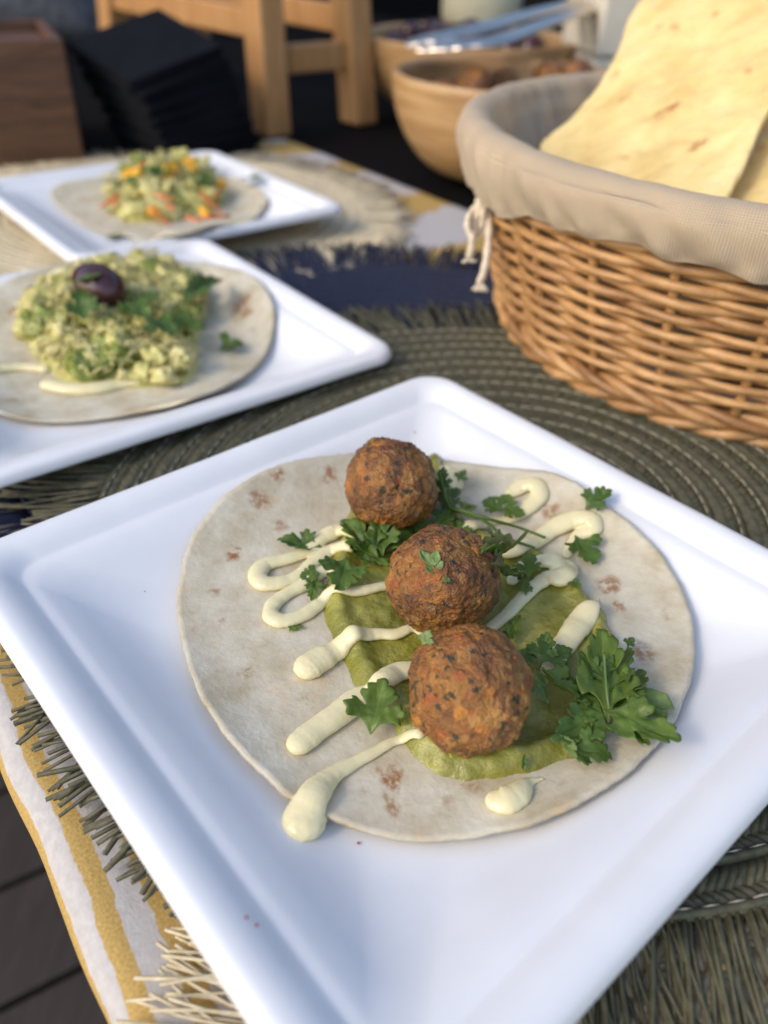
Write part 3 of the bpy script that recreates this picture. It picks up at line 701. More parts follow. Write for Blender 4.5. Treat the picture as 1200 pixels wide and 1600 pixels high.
# crossing stems and leaves right of the first falafel
sp = thing('coriander_sprig', on1(715, 800, 0), 'two thin crossing coriander stems with leaves behind the middle falafel ball', 'herb sprig')
for pts in ([(688,738,.012), (700,788,.010), (730,800,.009), (767,812,.009), (810,824,.008), (852,840,.007)], [(690,760,.010), (712,796,.007), (754,812,.006), (787,838,.006), (812,848,.005), (836,856,.005)], [(700,770,.008), (706,800,.006), (700,830,.005)]):
    mb = MB(); mb.add(*tube(catmull([on1(x, y, e) for x, y, e in pts], 6), np.linspace(.0009, .0006, 6*(len(pts)-1)+1), 7)); mb.out('stem', M['leaf'], sp, True)
for b, t, w_, a, c in (((690,772), (692,730), 26, .008, .012), ((715,752), (727,734), 20, .006, .009), ((690,800), (716,762), 34, .006, .008), ((785,800), (755,780), 40, .006, .008), ((782,795), (820,804), 44, .007, .005), ((790,790), (795,772), 30, .006, .008), ((680,820), (712,800), 40, .004, .006), ((700,830), (740,836), 40, .004, .004), ((760,840), (790,850), 34, .004, .004), ((665,830), (650,815), 26, .004, .006), ((720,800), (742,790), 26, .006, .007)):
    leaf(b, t, w_, a, c, parent=sp, name='leaflet', fn=on1, cup=.3)
# the herbs by the front falafel
sp = thing('coriander_sprig', on1(845, 1045, 0), 'coriander leaflets between the golden falafel ball and the pointed mayonnaise strand', 'herb sprig')
for b, t, w_, a, c in (((843,1038), (856,988), 44, .004, .010), ((846,1036), (893,1014), 44, .006, .008), ((838,1036), (814,1014), 34, .004, .006), ((795,1000), (812,960), 20, .003, .005), ((790,1010), (800,970), 18, .003, .003)):
    leaf(b, t, w_, a, c, parent=sp, name='leaflet', fn=on1)
leaf((838,1046), (904,1092), 54, .009, .007, parent=sp, name='leaflet', fn=on1, roll=.5, cup=.5)
leaf((836,1046), (856,1098), 26, .008, .004, parent=sp, name='leaflet', fn=on1, roll=-.9, mat_='leafp')
sp = thing('coriander_sprig', on1(950, 1110, 0), 'large coriander sprig reaching over the tortilla edge beside the golden falafel ball', 'herb sprig')
for b, t, w_, a, c, kw in (((950,1128), (940,980), 86, .006, .010, {}), ((950,1118), (1006,1046), 66, .006, .009, dict(roll=.2)), ((945,1110), (1064,1156), 70, .008, .007, dict(roll=-.15)), ((960,1105), (1045,1118), 46, .009, .007, {}), ((950,1110), (862,1158), 60, .005, .004, dict(roll=.15)), ((945,1100), (888,1060), 54, .005, .007, {}), ((945,1125), (895,1098), 46, .005, .006, {}), ((888,1166), (958,1182), 62, .005, .003, {}), ((980,1010), (990,996), 16, .004, .006, {}), ((952,1080), (985,1010), 40, .008, .010, {}), ((950,1070), (905,1020), 44, .007, .009, {}), ((965,1125), (1015,1160), 42, .006, .005, {})):
    leaf(b, t, w_, a, c, parent=sp, name='leaflet', fn=on1, **kw)
leaf((976,1078), (1054,1110), 48, .004, .003, parent=sp, name='leaflet', fn=on1, mat_='leafp', lobes=1)
leaf((880,1172), (898,1158), 40, .006, .006, parent=sp, name='leaflet', fn=on1, mat_='leafp')
mb = MB(); mb.add(*tube(catmull([on1(955,1128,.004), on1(948,1080,.0085), on1(944,1020,.010)], 6), .0005, 6)); mb.out('stem', M['leafp'], sp, True)
for x, y in ((385,1434), (401,1446), (560,1318), (648,676), (226,925)):
    q = march(x, y, lambda a, b: PLATES[0][2]+float(np.interp(max(0, PS-max(map(abs, plocal(0, a, b)))), _pd, _pz)))
    bm = bmesh.new(); bmesh.ops.create_icosphere(bm, subdivisions=2, radius=1); me = bpy.data.meshes.new('crumb')
    for v in bm.verts: v.co = v.co*(.00045+.0002*nz(*(v.co*2))); v.co.z *= .6
    bm.to_mesh(me); bm.free(); me.materials.append(M['crumb']); o = bpy.data.objects.new('crumb', me); COL.objects.link(o); o.location = Vector(q)+Vector((0, 0, .0003)); tag(o, 'tiny reddish crumb on the bare floor of the falafel plate', 'crumb', 'crumbs on the falafel plate')

# ------------------------------------------------------------------ salads
def chunk_mesh(seed, kind):
    bm = bmesh.new(); bmesh.ops.create_cube(bm, size=1.6); bmesh.ops.subdivide_edges(bm, edges=bm.edges[:], cuts=7, use_grid_fill=True)
    for v in bm.verts:
        n = v.co.normalized(); c = v.co*.55+n*.45
        c = c*(1+.32*noise.noise(n*1.7+Vector((seed, 0, 0)))+.24*noise.noise(n*5+Vector((0, seed, 0)))+.10*noise.noise(n*11+Vector((0, seed, 4))))
        v.co = Vector((c.x*kind[0], c.y*kind[1], c.z*kind[2]))
    me = bpy.data.meshes.new('salad_piece'); bm.to_mesh(me); bm.free(); me.polygons.foreach_set('use_smooth', [True]*len(me.polygons)); return me
def salad(i, px, peak, label, n, mats, hmax, s0, s1, group=None, seed=0):
    S = lambda a, b: tort_h(i, a, b)
    P = np.array([march(x, y, S)[:2] for x, y in px]); x0, y0 = P.min(0); x1, y1 = P.max(0)
    c = P.mean(0); root = thing('heaped_salad', (c[0], c[1], ZC+S(*c)), label, 'salad')
    def hf(x, y):
        d = float(poly_sdf(np.array([x]), np.array([y]), P)[0]); return hmax*(max(0, min(1, d/.035))**.7)
    base = MB(); m = 30; V = []; L = catmull(P, 3, True); cc = L.mean(0)
    for r in range(m+1):
        for q in L:
            p = cc+(q-cc)*r/m*.97; V.append((p[0], p[1], ZC+S(*p)+max(0, hf(*p)*.75+.003*nz(p[0]*90, p[1]*90, seed)) - (0.002 if r == m else 0)))
    base.add(V, [f[::-1] for f in [(a*len(L)+k, a*len(L)+(k+1) % len(L), (a+1)*len(L)+(k+1) % len(L), (a+1)*len(L)+k) for a in range(m) for k in range(len(L))]])
    base.out('dressing', M['avoy'], root, True)
    protos = []
    for mt, shape, wt in mats:
        for q in range(4):
            me = chunk_mesh(seed+len(protos)*3.7, shape); me.materials.append(M[mt]); protos.append((me, wt))
    ws = np.array([w_ for _, w_ in protos]); ws = ws/ws.sum()
    k = 0
    while k < n:
        x, y = random.uniform(x0, x1), random.uniform(y0, y1)
        if poly_sdf(np.array([x]), np.array([y]), P)[0] < .003: continue
        me = protos[rng.choice(len(protos), p=ws)][0]; s = random.uniform(s0, s1)
        z = S(x, y)+hf(x, y)*random.uniform(.7, 1.0)+s*.4
        o = bpy.data.objects.new('salad_piece', me); COL.objects.link(o); o.parent = root
        o.location = Vector((x-c[0], y-c[1], z-S(*c))); o.rotation_euler = (random.gauss(0, .6), random.gauss(0, .6), random.uniform(0, 6.3)); o.scale = (s, s, s); k += 1
    sh = MB()
    for _ in range(n*5):
        x, y = random.uniform(x0, x1), random.uniform(y0, y1)
        if poly_sdf(np.array([x]), np.array([y]), P)[0] < .003: continue
        a = random.uniform(0, 6.3); L_ = random.uniform(.003, .008); z = ZC+S(x, y)+hf(x, y)+s1*random.uniform(.3, 1.0)
        p = np.array([x, y, z]); d = np.array([math.cos(a), math.sin(a), random.uniform(-.6, .4)])*L_
        sh.add(*tube([p-d, p+[0, 0, .0008], p+d*.9], random.uniform(.0004, .0008), 5))
    tag(sh.out('shreds', M['chick'], root, True), kind='stuff')
    return root, hf, S
S2 = [(45,470),(75,450),(120,430),(180,415),(205,400),(250,405),(280,425),(320,440),(330,480),(318,520),(312,580),(298,602),(245,608),(190,612),(120,612),(85,595),(45,550),(28,505)]
r2, h2, s2f = salad(1, S2, None, 'heap of green avocado dressed chicken salad beneath a black olive', 165, [('chick', (1.2, .7, .6), 2.0), ('avo', (1, .9, .7), 1.6), ('avoy', (1, 1, .75), 2.2)], .0135, .0050, .0105, seed=3)
def on2(px, py, e=0): return march(px, py, lambda a, b: s2f(a, b)+h2(a, b)+.010+e, .12)
def on2t(px, py, e=0): return march(px, py, lambda a, b: s2f(a, b)+e, .12)
# mayonnaise under the second salad
for pts, lb in (([(75,600,10),(110,607,11),(150,606,11),(190,598,10),(235,592,9)], 'mayonnaise strand showing under the green chicken salad'), ([(-20,577,8),(10,574,8),(40,572,7),(70,575,8)], 'thin mayonnaise strand entering the green chicken salad from the tortilla edge'), ([(85,432,9),(100,428,12),(112,430,9)], 'mayonnaise dab behind the black olive')):
    squirt(pts, lb, surf=s2f, group='mayonnaise on the chicken salad tortilla')
# black olive
q = on2(158, 462, .0); bm = bmesh.new(); bmesh.ops.create_uvsphere(bm, u_segments=40, v_segments=24, radius=1)
for v in bm.verts:
    f = 1+.05*noise.noise(v.co*1.4); v.co = Vector((v.co.x*.0200*f, v.co.y*.0140*f, v.co.z*.0140*f))
    if v.co.x < -.0165: v.co.x = -.0165+(-.0165-v.co.x)*.8
me = bpy.data.meshes.new('black_olive'); bm.to_mesh(me); bm.free(); me.polygons.foreach_set('use_smooth', [True]*len(me.polygons)); me.materials.append(M['kala'])
o = bpy.data.objects.new('black_olive', me); COL.objects.link(o); o.location = Vector(q)+Vector((0, 0, .007)); o.rotation_euler = (.1, .15, -.5)
tag(o, 'glossy dark purple olive with a green leaf on top of the chicken salad', 'olive'); OL = np.array(o.location)
def on2o(px, py, e=0):
    def f(a, b):
        h = s2f(a, b)+h2(a, b)+.0115; d = ((a-OL[0])/.0205)**2+((b-OL[1])/.0160)**2
        return (max(h, OL[2]-ZC+.0152*math.sqrt(1-d)) if d < 1 else h)+e
    return march(px, py, f, .12)
for b, t, w_, lb, kw in (((160,425), (115,442), 34, 'herb leaf draped over the black olive', {}), ((130,500), (125,450), 40, 'herb leaf standing against the black olive', {}), ((290,475), (342,425), 54, 'pointed herb leaf sticking out of the chicken salad heap', dict(lobes=1)), ((225,490), (180,480), 40, 'herb leaf flat on the chicken salad below the olive', {}), ((230,500), (280,520), 56, 'broad herb leaf in the middle of the chicken salad', {}), ((260,495), (320,515), 40, 'herb leaf drooping down the far slope of the chicken salad', {}), ((215,478), (245,455), 40, 'curled herb leaf behind the chicken salad herbs', {}), ((200,470), (232,500), 36, 'small herb leaf half buried next to the olive', {})):
    o = leaf(b, t, w_, .002, .004, lb, fn=on2o, name='herb_leaf', **kw); o['group'] = 'herb leaves on the chicken salad'
o = leaf((340,548), (382,540), 40, .002, .004, 'bright curled herb leaf on bare tortilla beside the chicken salad', fn=on2t, name='herb_leaf', cup=.8, lobes=2); o['group'] = 'herb leaves on the chicken salad'
# third plate
S3 = [(165,310),(165,290),(190,268),(225,256),(270,250),(310,252),(340,275),(355,300),(345,325),(310,338),(260,345),(210,350),(180,338)]
r3, h3, s3f = salad(2, S3, None, 'heap of pale green salad with yellow pepper cubes and carrot strips', 70, [('avoy', (1, .8, .7), 2), ('avo', (1, .9, .7), 1.6), ('chick', (1.9, .75, .5), 2)], .016, .006, .0105, seed=21)
def on3(px, py, e=0): return march(px, py, lambda a, b: s3f(a, b)+h3(a, b)+.009+e, .12)
def addpieces(root, pts, mt, shape, s, fn, name, seed):
    for k, (x, y) in enumerate(pts):
        me = chunk_mesh(seed+k, shape); me.materials.append(M[mt]); o = bpy.data.objects.new(name, me); COL.objects.link(o); o.parent = root
        o.location = Vector(fn(x, y, .002)-ORG[root.name]); o.rotation_euler = (random.gauss(0, .4), random.gauss(0, .4), random.uniform(0, 6)); o.scale = (s, s, s)
addpieces(r3, [(200,274), (207,271), (215,270), (266,258), (272,262), (298,254), (292,258), (345,288), (322,332), (262,270), (300,262), (240,330)], 'corn', (1, 1, .8), .0056, on3, 'pepper_cube', 50)
addpieces(r3, [(170,314), (180,316), (255,308), (262,322), (330,340), (340,300), (320,306), (250,338), (300,342), (215,262), (330,318), (345,338)], 'carrot', (2.6, .35, .30), .0048, on3, 'carrot_strip', 80)
for k, (b, t, w_) in enumerate((((225,270), (245,262), 30), ((240,275), (260,258), 30), ((200,290), (215,275), 30), ((310,290), (330,272), 30), ((280,262), (255,252), 24), ((185,290), (170,282), 20))):
    leaf(b, t, w_, .003, .006, fn=on3, parent=r3, name='herb_leaf')
o = leaf((380,280), (408,276), 30, .003, .006, 'small green herb leaf on tortilla edge beside the pepper and carrot salad', fn=lambda x, y, e=0: march(x, y, lambda a, b: s3f(a, b)+e, .12), name='herb_leaf'); o['group'] = 'stray herb leaves on the pepper salad plate'
o = leaf((165,372), (190,366), 24, .001, .003, 'dark green herb leaf fallen on the plate under the pepper salad tortilla', fn=lambda x, y, e=0: march(x, y, lambda a, b: .008+e, .12), name='herb_leaf'); o['group'] = 'stray herb leaves on the pepper salad plate'

# ------------------------------------------------------------------ wicker basket
BC = np.array([.246, .540]); BH0, BH1, BR0, BR1 = .021, .1405, .161, .196
def bwall(h): t = (h-BH0)/(BH1-BH0); return BR0+(BR1-BR0)*(t**.85 if t > 0 else t)
bk = thing('wicker_basket', (BC[0], BC[1], ZC+H_OLIVE), 'round tapered brown wicker basket standing on the olive green mat', 'basket')
NS = 26
def bp(a, h, dr=0): r = bwall(h)+dr; return np.array([BC[0]+r*math.cos(a), BC[1]+r*math.sin(a), ZC+h])
for k in range(NS):
    a = 2*math.pi*(k+.13*nz(k*3.3, 4))/NS
    mb = MB(); mb.add(*tube([bp(a+.01*nz(k, h*30), h) for h in np.linspace(.019, BH1, 9)], .0030, 8, up=(.3, .2, .1))); mb.out('stake', M['wick'], bk, True)
hs = []; h = .040
while h < BH1-.003: hs.append(h); h += .0047
for j, h in enumerate(hs):
    pts = []; rad = []; n = NS*8; sg = 1 if j % 2 else -1; rj = random.uniform(.0021, .0029)
    for k in range(n):
        t = k/8.; a = 2*math.pi*t/NS
        off = sg*math.cos(math.pi*t); dr = .0038*math.copysign(abs(off)**.8, off)+.0006*nz(t*1.3, j*3.)
        dz = .0014*nz(t*.45, j*2.7, 1)+.0007*nz(t*1.9, j*2.7, 8)
        pts.append(bp(a, h+dz, dr)); rad.append(rj*(1+.16*nz(t*.5, j*5., 3)))
    mb = MB(); mb.add(*tube(pts, rad, 8, closed=True)); mb.out('weaver', M['wick'], bk, True)
for q, (h, amp, ph) in enumerate([(.0225, .0048, 0), (.0225, .0048, 2.09), (.0225, .0048, 4.19), (.0315, .0045, .7), (.0315, .0045, 2.8), (.0315, .0045, 4.9)]):   # twisted border at the foot
    pts = []; n = NS*10
    for k in range(n):
        t = k/10.; a = 2*math.pi*t/NS; w_ = 2*math.pi*t/2*(1 if q < 3 else -1)+ph
        pts.append(bp(a, h+amp*.62*math.sin(w_)+.0008*nz(t, q), amp*math.cos(w_)+.0015))
    mb = MB(); mb.add(*tube(pts, .0032, 8, closed=True)); mb.out('border_rod', M['wick'], bk, True)
mb = MB(); n = 60; V = [(BC[0], BC[1], ZC+.023)]+[tuple(bp(2*math.pi*k/n, .023, -.002)) for k in range(n)]; mb.add(V, [(0, 1+k, 1+(k+1) % n) for k in range(n)]); mb.out('base', M['wick'], bk)
mb = MB(); mb.add(*tube([bp(2*math.pi*k/90, BH1) for k in range(90)], .006, 10, closed=True)); mb.out('rim', M['wick'], bk, True)

def liner():
    root = thing('basket_liner', (BC[0], BC[1], ZC+.12), 'beige linen cloth liner folded over the basket rim with a tied cord', 'cloth liner')
    prof = [(-.060, -.112), (-.036, -.100), (-.026, -.070), (-.020, -.040), (-.014, -.018), (-.0105, -.005), (-.007, .0045), (0, .0082), (.0065, .0065), (.0105, .001), (.0125, -.006), (.0128, -.012), (.0125, -.018), (.0118, -.024), (.0108, -.0285), (.0100, -.032)]
    prof = catmull(np.array(prof), 4); n = 420; V = []; UVs = []
    acc = np.concatenate([[0], np.cumsum(np.hypot(*np.diff(prof, axis=0).T))])
    for k in range(n+1):
        a = 2*math.pi*k/n
        for j, (dr, dz) in enumerate(prof):
            t = acc[j]/acc[-1]; out = max(0, min(1, (t-.62)/.38)); inn = max(0, min(1, (.55-t)/.3))
            kk = (a if k < n else 0)
            cx_, sx_ = math.cos(kk), math.sin(kk)
            fold = .0035*nz(cx_*9+dz*30, sx_*9-dz*22, 2)+.0018*nz(cx_*24+dz*50, sx_*24, 7)
            puck = .0012*math.sin(kk*70+6*nz(cx_*4, sx_*4))*math.exp(-((dz+.027)/.008)**2)
            hem = out*(.007*nz(cx_*2.2, sx_*2.2, 11)+.005*nz(cx_*7, sx_*7, 5))
            h = BH1+.002+dz*(1-.36*out*max(0, -math.sin(kk))**.7)+hem*(1 if dz < 0 else 0)
            r = BR1+dr+(fold*(.35+out))+puck+.002*inn*nz(cx_*12, sx_*12, dz*10)-(BR1-bwall(max(BH0, min(BH1, h))))*(.95 if out > 0 else .6)
            V.append((BC[0]+r*cx_, BC[1]+r*sx_, ZC+h)); UVs.append((a*.2, acc[j]))
    o = mesh('cloth', V, grid_faces(n+1, len(prof)), M['linen'], root)
    uvl = o.data.uv_layers.new(name='UVMap'); ii = np.zeros(len(o.data.loops), int); o.data.loops.foreach_get('vertex_index', ii); uvl.data.foreach_set('uv', np.array(UVs)[ii].ravel())
    m = o.modifiers.new('solid', 'SOLIDIFY'); m.thickness = .0012; m.offset = -1
    # tied cord on the outside, left of the basket
    q0 = at(752, 318, .108); dep = (q0-CAM)@CF
    def cp(x, y, dd=0): d = ray(x, y); return CAM+d*(dep+dd)
    for pts, r0 in (([(752,316),(738,330),(730,350),(738,368),(752,352),(756,325)], .0021), ([(758,318),(764,345),(762,390),(756,425),(750,440)], .0024), ([(752,320),(742,345),(738,372),(736,392),(733,400)], .0022), ([(748,312),(757,318),(764,314),(757,308)], .0030)):
        mb = MB(); P = catmull([cp(x, y, -.004+.004*math.sin(i*2.)) for i, (x, y) in enumerate(pts)], 7); mb.add(*tube(P, r0*(1+.1*np.sin(np.arange(len(P))*1.4)), 8, up=(.3, .8, .2))); mb.out('tie_cord', M['cord'], root, True)
    cords = [o for o in root.children if o.name.startswith('tie_cord')]
    for (x, y, dy) in ((750, 438, 1), (733, 398, 2)):
        mb = MB()
        for k in range(22):
            e = random.uniform(-13, 13); mb.add(*tube([cp(x, y), cp(x+e*.5, y+8), cp(x+e, y+random.uniform(14, 18)*(1 if y > 420 else .7))], .00055, 5, up=(.3, .8, .2)))
        tag(mb.out('tassel', M['cord'], cords[dy], True), kind='stuff')
liner()

# ------------------------------------------------------------------ flatbreads in the basket
def bread(px, p0, p1, p2, label, spots, bend, seed):
    n = np.cross(p1-p0, p2-p0); n /= np.linalg.norm(n); n = n if n@(CAM-p0) > 0 else -n
    O = catmull([onplane(x, y, p0, n) for x, y in px], 6, True); c = O.mean(0)
    O = np.array([c+(q-c)*(1+.012*nz(k*.25, seed)) for k, q in enumerate(O)])
    S = []
    for x, y, a, b, st in spots:
        q = onplane(x, y, p0, n); k = (q-CAM)@CF/FPX; S.append((q[0], q[1], q[2], a*k*.5, b*k*.5, 0, st))
    o = sheet('flatbread', O, None, M['bread'], S, label, 'flatbread', .0028, nr=40, group='folded flatbreads in the basket')
    ax = (O[0]-c); ax /= np.linalg.norm(ax); by = np.cross(n, ax); org = ORG[o.name]
    for v in o.data.vertices:
        q = np.array(v.co)+org-c; x, y = q@ax, q@by
        d = bend*(x*x+.4*y*y)+.0022*nz(x*22, y*22, seed)+.0012*nz(x*60, y*60, seed+4)+.0006*nz(x*140, y*140, seed+4)
        v.co = v.co+Vector(n*d)
    return o
p0, p1, p2 = aty(868, 220, .60), aty(1155, 288, .445), aty(1010, 5, .72)
bread([(848,246),(892,196),(938,142),(965,100),(983,45),(1010,8),(1050,-18),(1120,-30),(1190,-5),(1232,60),(1228,130),(1196,195),(1172,250),(1155,290),(1120,330),(1020,320),(920,285)], p0, p1, p2, 'wide pale yellow flatbread with brown blisters leaning out of the basket', [(1045,180,46,28,.9),(1035,190,24,18,.7),(1092,237,36,26,.95),(1058,50,16,30,.9),(1120,32,14,22,.8),(1032,48,16,12,.7),(965,125,18,14,.8),(1172,118,14,26,.8),(1190,155,14,12,.7),(980,160,22,18,.6),(985,250,30,14,.5),(1165,75,12,16,.6)], .35, 3.)
p0, p1, p2 = aty(1160, 300, .46), aty(1230, 300, .44), aty(1215, 170, .54)
bread([(1135,330),(1162,282),(1185,235),(1202,190),(1250,140),(1330,160),(1350,250),(1300,340),(1200,370)], p0, p1, p2, 'second flatbread tucked behind the wide blistered one', [(1190,240,20,30,.5)], .3, 8.)

# ------------------------------------------------------------------ bowls, tongs
def lathe(prof, c, n=96):
    V = []; 
    for k in range(n):
        a = 2*math.pi*k/n
        for r, z in prof: V.append((c[0]+r*math.cos(a), c[1]+r*math.sin(a), ZC+z))
    return V, grid_faces(n, len(prof), True)
def bowl(c, rad, h, label):
    o_ = [(0, .002), (rad*.40, .001), (rad*.48, .004)]
    for t in np.linspace(.06, 1, 16): o_.append((rad*(.48+.52*(1-(1-t)**2.0)**.62), .004+(h-.008)*t))
    wt = .009; i_ = [(rad-.001, h-.001), (rad-.004, h), (rad-wt, h-.002)]
    for t in np.linspace(.94, .1, 14): i_.append((max(.001, rad*(.46+.52*(1-(1-t)**2.0)**.62)-wt), .012+(h-.012)*t))
    prof = o_+i_+[(rad*.3, .013), (0.0005, .012)]
    V, F = lathe(prof, c); o = mesh('wooden_bowl', V, F, M['bamboo'], org=(c[0], c[1], ZC)); tag(o, label, 'bowl', 'bamboo serving bowls'); return o
BF, BB = (.122, 1.005), (.100, 1.365)
bowl(BF, .131, .110, 'light bamboo bowl holding falafel balls right behind the basket')
bowl(BB, .160, .108, 'light bamboo bowl holding dark olives with steel tongs across it')
fm = falafel_mesh(.021, 6.1, (1, 1, .95), 4); fm.materials.append(M['fald'])
for k, (x, y, z) in enumerate([(-.035, .02, .092), (.0, .055, .085), (.055, .06, .095), (.075, .02, .09), (.02, .0, .080), (-.06, -.03, .07), (.04, -.05, .075), (-.02, -.06, .07), (-.07, .04, .075), (.085, .055, .098)]):
    o = bpy.data.objects.new('falafel_ball', fm); COL.objects.link(o); o.location = (BF[0]+x, BF[1]+y, ZC+z); o.rotation_euler = (k, k*2, k*3); tag(o, 'dark brown falafel ball piled inside the bamboo bowl', 'falafel', 'falafel balls in the bamboo bowl')
om = bpy.data.meshes.new('black_olive'); bm = bmesh.new(); bmesh.ops.create_uvsphere(bm, u_segments=20, v_segments=12, radius=.014)
for v in bm.verts: v.co.x *= 1.35
bm.to_mesh(bm and om); bm.free(); om.polygons.foreach_set('use_smooth', [True]*len(om.polygons)); om.materials.append(M['kala'])
for k in range(46):
    a = random.uniform(0, 6.3); r = .122*math.sqrt(random.random()); 
    o = bpy.data.objects.new('black_olive', om); COL.objects.link(o); o.location = (BB[0]+r*math.cos(a), BB[1]+r*math.sin(a), ZC+.092+.022*(1-r/.13)+random.uniform(-.01, .006)); o.rotation_euler = (0, random.gauss(0, .3), random.uniform(0, 6)); tag(o, 'dark purple olive piled in the bamboo bowl under the tongs', 'olive', 'olives in the bamboo bowl')
def tongs():
    root = thing('serving_tongs', at(700, 70, .118), 'shiny steel serving tongs lying across the olive bowl', 'tongs')
    def P(x, y, h): return at(x, y, h)
    for pts in ([(640,72,.125), (690,62,.133), (760,45,.142), (840,22,.150), (915,6,.156), (928,10,.156)], [(665,80,.122), (715,76,.128), (780,66,.135), (850,40,.144), (915,18,.152), (928,12,.155)]):
        C = catmull([P(*q) for q in pts], 8); n = len(C); V = []; F = []
        T = np.gradient(C, axis=0); 
        for i in range(n):
            t = T[i]/np.linalg.norm(T[i]); s = np.cross(t, (0, 0, 1)); s /= np.linalg.norm(s); u = np.cross(s, t)
            wd = .0165*(1.15 if i < 10 else 1-.45*(i-10)/(n-10)); sc_ = 1+(.22*math.sin(i*2.2) if i < 12 else 0)
            for q in np.linspace(-1, 1, 9): V.append(C[i]+s*wd*q*sc_+u*(.007*(1-q*q)))
        o = mesh('arm', V, grid_faces(n, 9), M['steel'], root); m = o.modifiers.new('solid', 'SOLIDIFY'); m.thickness = .0012
    mb = MB(); c = P(927, 11, .155); mb.add(*tube([c+[0, 0, -.012], c+[0, 0, .012]], .006, 14, up=(1, 0, 0))); mb.out('hinge', M['steel'], root, True)
tongs()
# ------------------------------------------------------------------ things behind
c = at(752, 42, .108); c = np.array([c[0], 1.62]); cc = aty(750, 38, 1.66)
jz = cc[2]-ZC; mb = MB(); V, F = lathe([(0, max(jz-.0, .001)), (.055, jz), (.066, jz+.004), (.070, jz+.012), (.072, jz+.13), (.069, jz+.135), (.066, jz+.13), (.06, jz+.02), (0, jz+.012)], (cc[0], cc[1])); mb.add(V, F)
jar = mb.out('cream_jar', M['jar'], smooth=True); tag(jar, 'round cream ceramic jar behind the olive bowl', 'jar')
if jz > .004:                  # the board the jar stands on
    mb = MB(); mb.box((cc[0], cc[1]+.02, ZC+jz/2), (.11, 0, 0), (0, .09, 0), (0, 0, jz/2-.0005)); tag(bevel(mb.out('black_riser', M['black']), .004), 'low black riser carrying the cream jar', 'riser')
e0 = at(905, 108, 0.02); b0 = np.array([aty(1000, 100, 1.28)[0], 1.30])
for k in range(2):
    mb = MB(); mb.box((b0[0]+.002*k, b0[1], ZC+.0505+.1005*k), (.092, .015, 0), (-.012, .075, 0), (0, 0, .0495)); o = bevel(mb.out('card_box', M['white'], smooth=False), .006, 3)
    tag(o, ('upper' if k else 'lower')+' off white card box in the pair stacked behind the basket', 'box', 'stacked off white boxes')

# napkins
nb, ntp = np.array([-.262, 1.085, 0]), np.array([-.302, 1.072, .118])
NN = 22
for k in range(NN):
    t = k/(NN-1); tl = R(18)*max(0, (t-.15)/.85); sd_ = .064
    cz = ZC+.003+t*.112; c = np.array([nb[0]+(ntp[0]-nb[0])*t, nb[1]+(ntp[1]-nb[1])*t, cz])+np.array([random.gauss(0, .0018), random.gauss(0, .0018), 0])
    az = R(47)+random.gauss(0, .03)
    ax = np.array([math.cos(az), math.sin(az), 0]); ay = np.array([-ax[1], ax[0], 0])
    tilt = Matrix.Rotation(tl, 3, 'X'); ax = np.array(tilt @ Vector(ax)); ay = np.array(tilt @ Vector(ay)); zz = np.array(tilt @ Vector((0, 0, 1)))
    mb = MB()
    for q in (-1, 1): mb.box(c+zz*.00125*q, ax*sd_, ay*sd_*(1-.01*q), zz*.0010)
    mb.box(c-ax*sd_*.985, ax*sd_*.014, ay*sd_*.98, zz*.0022)
    o = bevel(mb.out('paper_napkin', M['napkin']), .0007, 2); tag(o, 'folded black paper napkin in the leaning stack beside the wooden box', 'napkin', 'stacked black napkins')
# wooden box
q0 = np.array([-.368, .995, 0]); fx = np.array([-.895, -.446, 0]); dy = np.array([-.446*.9, .895*.95, 0]); dy /= np.linalg.norm(dy); HB = .127; wd = .012
bx = thing('wooden_box', (q0[0]+fx[0]*.12, q0[1]+fx[1]*.12+.09, ZC), 'dark walnut wooden box standing beside the black napkins', 'box')
def wall_(p, a, la, b, lb, z0, z1, nm):
    mb = MB(); mb.box(p+a*la/2+b*lb/2+np.array([0, 0, ZC+(z0+z1)/2]), a*la/2, b*lb/2, (0, 0, (z1-z0)/2)); bevel(mb.out(nm, M['box'], bx), .002)
W_, D_ = .26, .20
wall_(q0, fx, W_, dy, wd, .001, HB, 'side_panel'); wall_(q0+dy*(D_-wd), fx, W_, dy, wd, .001, HB, 'side_panel')
wall_(q0+dy*wd, fx, wd, dy, D_-2*wd, .001, HB-.001, 'side_panel'); wall_(q0+dy*wd+fx*(W_-wd), fx, wd, dy, D_-2*wd, .001, HB-.001, 'side_panel')
wall_(q0+dy*wd+fx*wd, fx, W_-2*wd, dy, D_-2*wd, HB-.020, HB-.012, 'lid_panel')
mb = MB(); mb.box(q0+fx*.18+dy*.12+np.array([0, 0, ZC+HB+.016]), fx*.05, dy*.04, (0, 0, .0275)); tag(bevel(mb.out('paper_packet', m_plain('white_paper', (.6, .62, .66), .6)), .004), 'white paper packet set in the top of the wooden box', 'packet')

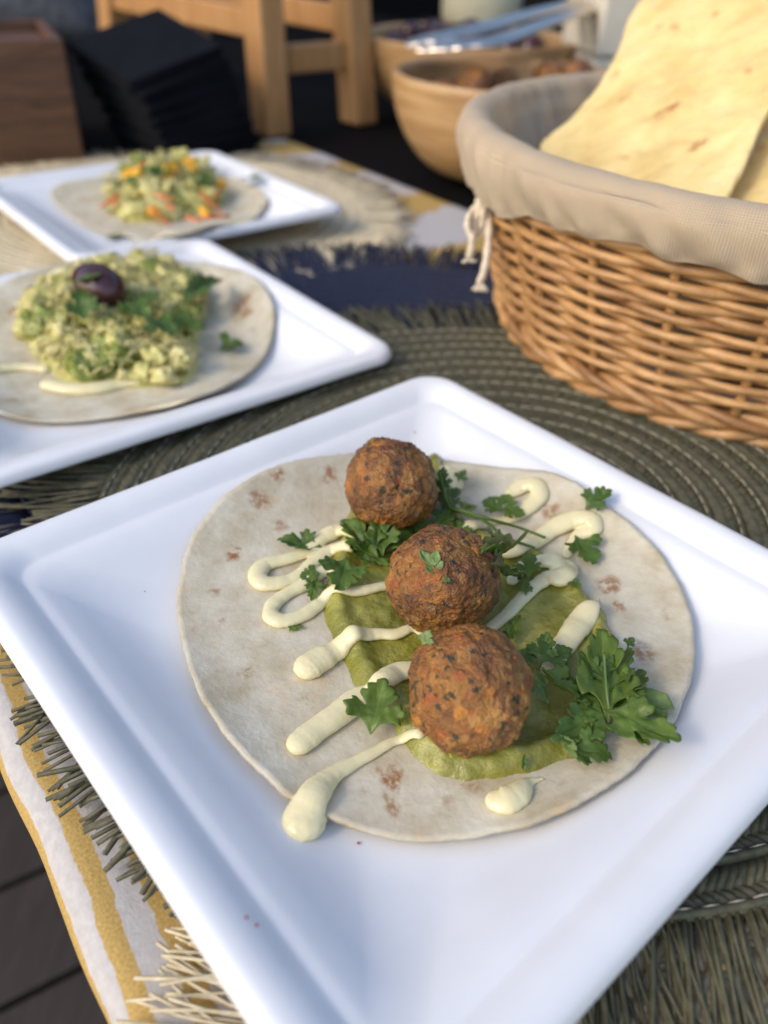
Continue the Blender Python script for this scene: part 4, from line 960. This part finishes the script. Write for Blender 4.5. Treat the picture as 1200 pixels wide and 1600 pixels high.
# stool
st = thing('wooden_stool', (-.3, 1.3, ZC), 'light pine stool with square splayed legs standing behind the napkins', 'stool')
A = np.array([-.172, 1.178, ZC]); B = np.array([-.058, 1.275, ZC]); sp_ = np.array([-.101, .111, 0])*3.0
C_ = A+sp_; D2 = B+sp_; cen = (A+B+C_+D2)/4
def splay(p, h): q = p.copy(); q[:2] += (cen[:2]-p[:2])*.42*h; q[2] += h; return q
dab = (B-A)/np.linalg.norm(B-A); dac = sp_/np.linalg.norm(sp_)
for p in (A, B, C_, D2):
    mb = MB(); a, b = splay(p, .0005), splay(p, .40); V = []
    for q in (a, b):
        for s_, t_ in ((-1, -1), (1, -1), (1, 1), (-1, 1)): V.append(q+dab*.019*s_+dac*.021*t_)
    mb.add(V, [(0, 3, 2, 1), (4, 5, 6, 7), (0, 1, 5, 4), (1, 2, 6, 5), (2, 3, 7, 6), (3, 0, 4, 7)]); bevel(mb.out('leg', M['stool'], st), .004)
for p, q, h in ((A, B, .088), (C_, D2, .088), (A, C_, .128), (B, D2, .128)):
    a, b = splay(p, h), splay(q, h); d = (b-a); L = np.linalg.norm(d); d /= L; s = np.array([-d[1], d[0], 0])
    mb = MB(); mb.box((a+b)/2, d*(L/2-.015), s*.010, (0, 0, .017)); bevel(mb.out('stretcher', M['stool'], st), .003)
mb = MB(); mb.box(cen+np.array([0, 0, .415]), dab*.09, dac*.22, (0, 0, .014)); bevel(mb.out('seat', M['stool'], st), .006)
# grey woven cushion behind
gc = np.array([-.95, 2.05, ZC]); bm = bmesh.new(); bmesh.ops.create_cube(bm, size=2); bmesh.ops.subdivide_edges(bm, edges=bm.edges[:], cuts=9, use_grid_fill=True)
for v in bm.verts:
    e = (1-abs(v.co.x)**4)*(1-abs(v.co.z)**4); v.co = Vector((v.co.x*.30, v.co.y*(.02+.06*max(0, e)), v.co.z*.18+.18))
me = bpy.data.meshes.new('grey_cushion'); bm.to_mesh(me); bm.free(); me.polygons.foreach_set('use_smooth', [True]*len(me.polygons)); me.materials.append(M['grey'])
o = bpy.data.objects.new('grey_cushion', me); COL.objects.link(o); o.location = Vector(gc); tag(o, 'dark grey woven cushion far behind the wooden box', 'cushion')
